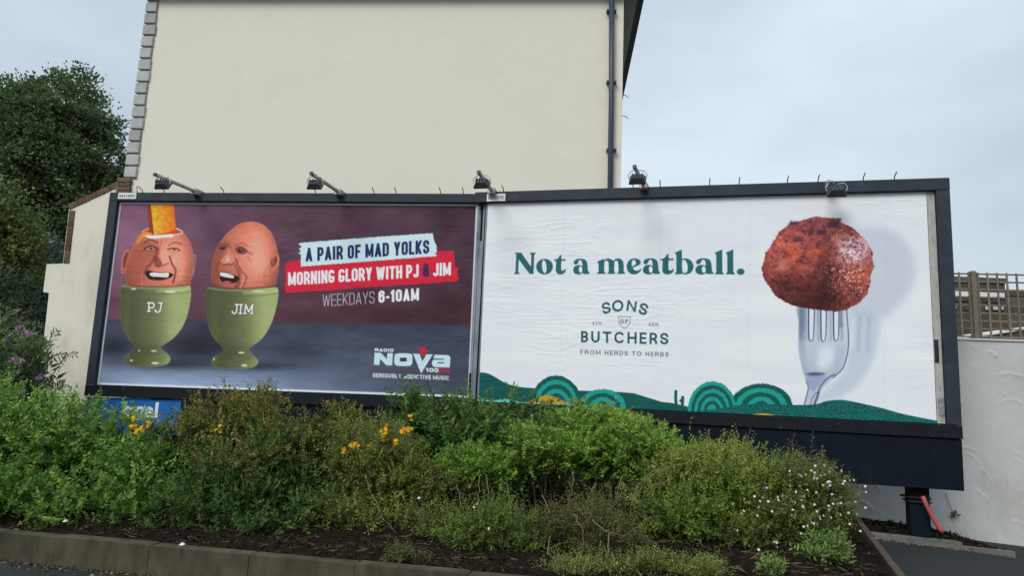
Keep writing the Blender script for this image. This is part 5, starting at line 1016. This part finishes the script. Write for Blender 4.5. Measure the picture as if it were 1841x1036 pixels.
def spray(pts, label_seed, ll=.15):
    rs = np.random.default_rng(label_seed); pp = smooth([np.array(at(*q)) for q in pts], 8, False); n = len(pp); D = np.repeat(np.gradient(pp, axis=0), 2, 0); P = np.repeat(pp, 2, 0); sg = np.tile([1, -1], n)[:, None]
    dr = unit(D)*.7+np.array([0, 0, .75])*sg+rs.normal(size=(2*n, 3))*.25-np.array([0, 0, .25]); L = ll*rs.uniform(.6, 1.1, 2*n)*np.repeat(1-.4*np.linspace(0, 1, n), 2)
    link('leafy_branch', leaves_mesh('leafy_branch', P-bl[5], dr, np.cross(dr, rs.normal(size=(2*n, 3))), L, L*.22, np.array((.085, .10, .06))*rs.uniform(.6, 1.3, (2*n, 1))), bl[0], M['leaf']); link('branch', tubes_mesh('branch', [(pp-bl[5], np.linspace(.008, .003, n))]), bl[0], M['bark'])
spray([(60, 705, 9.6), (80, 660, 9.6), (100, 640, 9.6), (136, 637, 9.6)], 1); spray([(80, 715, 9.6), (92, 680, 9.6), (108, 655, 9.6), (118, 640, 9.6)], 2, .1); spray([(95, 720, 9.6), (104, 695, 9.6), (112, 690, 9.6)], 3, .12); spray([(0, 590, 9.9), (30, 570, 9.9), (55, 562, 9.9)], 4); spray([(-10, 560, 9.9), (20, 545, 9.9), (40, 535, 9.9)], 5); spray([(20, 640, 9.8), (45, 630, 9.8), (72, 600, 9.8)], 6, .12)
# ----------------------------------------------------------------- trees behind the wall
def tree(label, base, height, crown_c, crown_r, cols, seed, n_clump, per, lsize, name='tree', trunk_r=.35, gaps=.35, group='trees behind the stepped wall', limbs=16, cl=.55):
    rs = np.random.default_rng(seed); base = Vector(base); root = thing(name, base, label, 'tree', group); o0 = np.array(base); cc = np.array(crown_c); cr = np.array(crown_r); paths = []
    top = cc+np.array([0, 0, cr[2]*.5]); tt = np.linspace(0, 1, 9)[:, None]; tr = o0*(1-tt)+top*tt+np.stack([np.sin(tt[:, 0]*4+seed)*.25*tt[:, 0], 0*tt[:, 0], 0*tt[:, 0]], 1); paths.append((tr-o0, np.linspace(trunk_r, .06, 9)))
    ends = []
    for i in range(limbs):
        s = rs.uniform(.35, .95); b = o0*(1-s)+top*s; d = unit(rs.normal(size=(1, 3))*np.array([1, 1, .5])+np.array([[0, 0, .35]]))[0]; e = cc+d*cr*rs.uniform(.6, .92); m_ = (b+e)/2+np.array([0, 0, .08*height*rs.uniform(-.3, 1)])
        t5 = np.linspace(0, 1, 7)[:, None]; p = (1-t5)**2*b+2*t5*(1-t5)*m_+t5**2*e; paths.append((p-o0, np.linspace(trunk_r*.36*(1-s*.5), .015, 7)))
        for j in range(5):
            q = p[rs.integers(2, 7)]; e2 = q+unit(rs.normal(size=(1, 3))+np.array([[0, 0, .3]]))[0]*cr.mean()*rs.uniform(.25, .5); paths.append((np.stack([q, (q+e2)/2+rs.normal(size=3)*.1, e2])-o0, np.array([.03, .02, .008]))); ends.append(e2)
    # leaf clumps over and inside the crown, in uneven billows with holes between
    u = unit(rs.normal(size=(n_clump*3, 3))); rad = rs.random((len(u), 1))**.30*rs.uniform(.80, 1.0, (len(u), 1)); q = cc+u*cr*rad*(1+.05*np.sin(u[:, :1]*7+seed)+.05*np.sin(u[:, 2:]*8+u[:, 1:2]*5))
    f = fbm(q[:, 0]*gfreq/cr[0]*2.2+q[:, 1]*.31, q[:, 2]*gfreq/cr[0]*2.2+q[:, 1]*.23, seed, 3); q = q[f > -gaps][:n_clump]; nc = len(q)
    out = unit((q-cc)/cr); P = q[:, None]+rs.normal(size=(nc, per, 3))*cl*np.array([1, 1, .55]); P = P.reshape(-1, 3); n = len(P); D = unit(np.repeat(out, per, 0)*.6+rs.normal(size=(n, 3))*.7+np.array([0, 0, -.25])); S = np.cross(D, np.array([0, 0, 1.])+rs.normal(size=(n, 3))*.5)
    col = np.repeat(np.array(cols)[rs.choice(len(cols), nc)], per, 0)*rs.uniform(.7, 1.3, (n, 1)); L = lsize*rs.uniform(.7, 1.3, n)
    tag(link('crown', leaves_mesh('crown', P-o0, D, S, L, L*.72, col), root, M['treeleaf']), kind='stuff'); link('trunk', tubes_mesh('trunk', paths, 6), root, M['bark']); return root
gfreq = 1.0
gfreq = 3.0; c = at(66, 318, 27); tree('large dark broadleaf tree rising behind the stepped wall', (c.x, c.y, -.3), 12, (c.x, c.y, c.z+.1), (4.0, 2.3, 4.7), [(.120, .180, .080), (.145, .215, .088), (.10, .152, .075)], 31, 2300, 34, .14, gaps=.09, trunk_r=.2, limbs=26, cl=.20); gfreq = 1.6
c = at(-120, 300, 30); tree('dark tree crowding in from the left edge behind the large one', (c.x, c.y, -.3), 12, (c.x, c.y, c.z), (3.2, 2.2, 4.4), [(.115, .175, .08), (.125, .19, .085)], 32, 800, 30, .16, gaps=.08, trunk_r=.2, cl=.26)
c = at(-5, 480, 18); tree('yellow green tree at the left edge of the picture', (c.x, c.y, -.3), 6, (c.x-.2, c.y, c.z+.1), (1.15, 1.2, 2.2), [(.16, .21, .055), (.13, .18, .05), (.10, .145, .05)], 33, 620, 22, .12, gaps=.3, trunk_r=.14, limbs=9, cl=.2)
c = at(60, 560, 21); tree('dark dense evergreen between the trees and the stepped wall', (c.x, c.y, -.3), 6, (c.x, c.y, c.z-.3), (1.9, 1.5, 2.9), [(.075, .112, .08), (.09, .13, .088)], 34, 1500, 22, .11, name='evergreen_tree', gaps=.6, trunk_r=.2, limbs=10, cl=.26)
c = at(-40, 600, 16); tree('dark evergreen shrub tree low at the left edge', (c.x, c.y, -.3), 4, (c.x, c.y, c.z-.4), (1.3, 1.1, 2.2), [(.05, .08, .05), (.064, .10, .054)], 35, 800, 22, .10, name='evergreen_tree', gaps=.5, trunk_r=.12, limbs=8, cl=.22)
# ----------------------------------------------------------------- bark chips, litter
rs = np.random.default_rng(77)
def chips(name, n, xr, yr, zf, keep):
    X, Y = rs.uniform(*xr, n), rs.uniform(*yr, n); k = keep(X, Y); X, Y = X[k], Y[k]; Z = zf(X, Y)+.004; n = len(X); D = unit(rs.normal(size=(n, 3))*np.array([1, 1, .35])); S = np.cross(D, np.array([0, 0, 1.])+rs.normal(size=(n, 3))*.5); L = rs.uniform(.02, .075, n)
    C = np.array([(.018, .012, .008), (.030, .021, .014), (.011, .008, .006), (.10, .078, .055)])[rs.choice(4, n, p=[.38, .28, .28, .06])]*rs.uniform(.7, 1.3, (n, 1))
    return tag(link(name, leaves_mesh(name, np.stack([X, Y, Z], 1), D, S, L, L*rs.uniform(.25, .5, n), C, .1), None, M['chip']), 'dark bark chips strewn over the planting bed' if 'bed' in name else 'dark bark chips strewn below the billboard post', 'bark chips', kind='stuff')
chips('bed_bark_chips', 26000, (-6.5, 4.9), (4.7, 9.2), bedz, lambda X, Y: ((X-K0.x)*kn.x+(Y-K0.y)*kn.y > .12) & ((X-E0.x)*en.x+(Y-E0.y)*en.y > .05))
chips('post_bark_chips', 5000, (A.x, 6.6), (8.3, 10.3), stripz, lambda X, Y: ((X-A.x)*nn.x+(Y-A.y)*nn.y > .05) & ((X-E0.x)*en.x+(Y-E0.y)*en.y < -.08))
# grit and dead leaves in the gutter in front of the kerb and along the low kerb
def grit(name, pts, label):
    n = len(pts); D = unit(rs.normal(size=(n, 3))*np.array([1, 1, .3])); L = rs.uniform(.01, .035, n); C = np.array([(.14, .12, .08), (.06, .05, .035), (.3, .27, .2)])[rs.choice(3, n, p=[.5, .35, .15])]
    tag(link(name, leaves_mesh(name, pts, D, np.cross(D, rs.normal(size=(n, 3))), L, L*.6, C), None, M['chip']), label, 'grit', kind='stuff')
tt = rs.uniform(-1.5, 3.4, 1500); off = -np.abs(rs.normal(size=1500))*np.where(rs.random(1500) < .7, .05, .22)-.02; grit('gutter_grit', np.stack([K0.x+kd.x*tt+kn.x*off, K0.y+kd.y*tt+kn.y*off, np.full(1500, .006)], 1), 'pale grit and dead leaves along the foot of the front kerb')
tt = rs.uniform(.1, 1.3, 260); off = -np.abs(rs.normal(size=260))*.06-.06; xs_ = A.x+d.x*0+(B-A).normalized().x*tt+nn.x*off; ys_ = A.y+(B-A).normalized().y*tt+nn.y*off; grit('kerb_grit', np.stack([xs_, ys_, GZ(xs_, ys_)+.006], 1), 'grit and litter along the low kerb by the post')
for i, (x, y, z, lb) in enumerate(((327, 981, .24, 'small white scrap lying on the mulch behind the kerb'), (117, 939, .26, 'tiny white scrap on the mulch under the left shrub'), (1637, 971, .0, 'white scrap on the asphalt below the low kerb'), (1395, 1003, .2, 'white scrap on the mulch by the white-flowered shrub'))):
    p = gnd(x, y, z); m_ = MB(); s = .022
    m_.v += [p+Vector(q)*s for q in ((-1, -.6, 0), (.9, -.8, .1), (1.1, .7, .3), (-.2, 1, .9), (-.9, .5, .2), (0, 0, 1.1))]; m_.f += [(0, 1, 5), (1, 2, 5), (2, 3, 5), (3, 4, 5), (4, 0, 5), (4, 3, 2, 1, 0)]
    solo(tag(m_.build('paper_scrap', M['crumb'], None), lb, 'litter', 'white scraps'), p)
# trailing weed on the white wall
wp = Wp(1770, 905, .02); tw = thing('trailing_weed', wp, 'thin trailing weed sprig hanging against the white wall', 'weed')
pp = smooth([np.array(Wp(x, y, .03)) for x, y in ((1700, 887), (1706, 905), (1714, 922), (1722, 928))], 4, False); link('stem', tubes_mesh('stem', [(pp-np.array(wp), np.full(len(pp), .004))]), tw, M['bark'])
q_ = np.array([np.array(Wp(1718+rs.uniform(-6, 7), 926+rs.uniform(-5, 5), .05)) for _ in range(26)]); D = rs.normal(size=(26, 3)); link('leaves', leaves_mesh('leaves', q_-np.array(wp), D, rs.normal(size=(26, 3)), np.full(26, .05), np.full(26, .025), np.array((.08, .10, .05))*rs.uniform(.7, 1.4, (26, 1))), tw, M['leaf'])

def straw(n, x0, x1, y0, y1):
    px, py = rs.uniform(x0, x1, n), rs.uniform(y0, y1, n); P = np.array([list(gnd(x, y, .24)) for x, y in zip(px, py)]); df = (P[:, 0]-K0.x)*kn.x+(P[:, 1]-K0.y)*kn.y; P = P[df > .14]; P[:, 2] = bedz(P[:, 0], P[:, 1])+.012; n = len(P)
    D = unit(rs.normal(size=(n, 3))*np.array([1, 1, .18])); L = rs.uniform(.04, .15, n); C = np.array([(.13, .10, .062), (.075, .056, .036), (.045, .034, .023)])[rs.choice(3, n, p=[.35, .4, .25])]*rs.uniform(.7, 1.2, (n, 1)); return P, D, L, C
Q = [straw(420, 380, 860, 965, 1030), straw(110, 0, 400, 945, 985), straw(260, 860, 1560, 960, 1036), straw(160, 1240, 1560, 985, 1036)]; P, D, L, C = [np.concatenate(z) for z in zip(*Q)]
tag(link('dry_straw', leaves_mesh('dry_straw', P, D, np.cross(D, [0, 0, 1.]), L, np.full(len(L), .0045), C, .3), None, M['chip']), 'dry straw and twig litter scattered over the mulch behind the kerb', 'straw', kind='stuff')
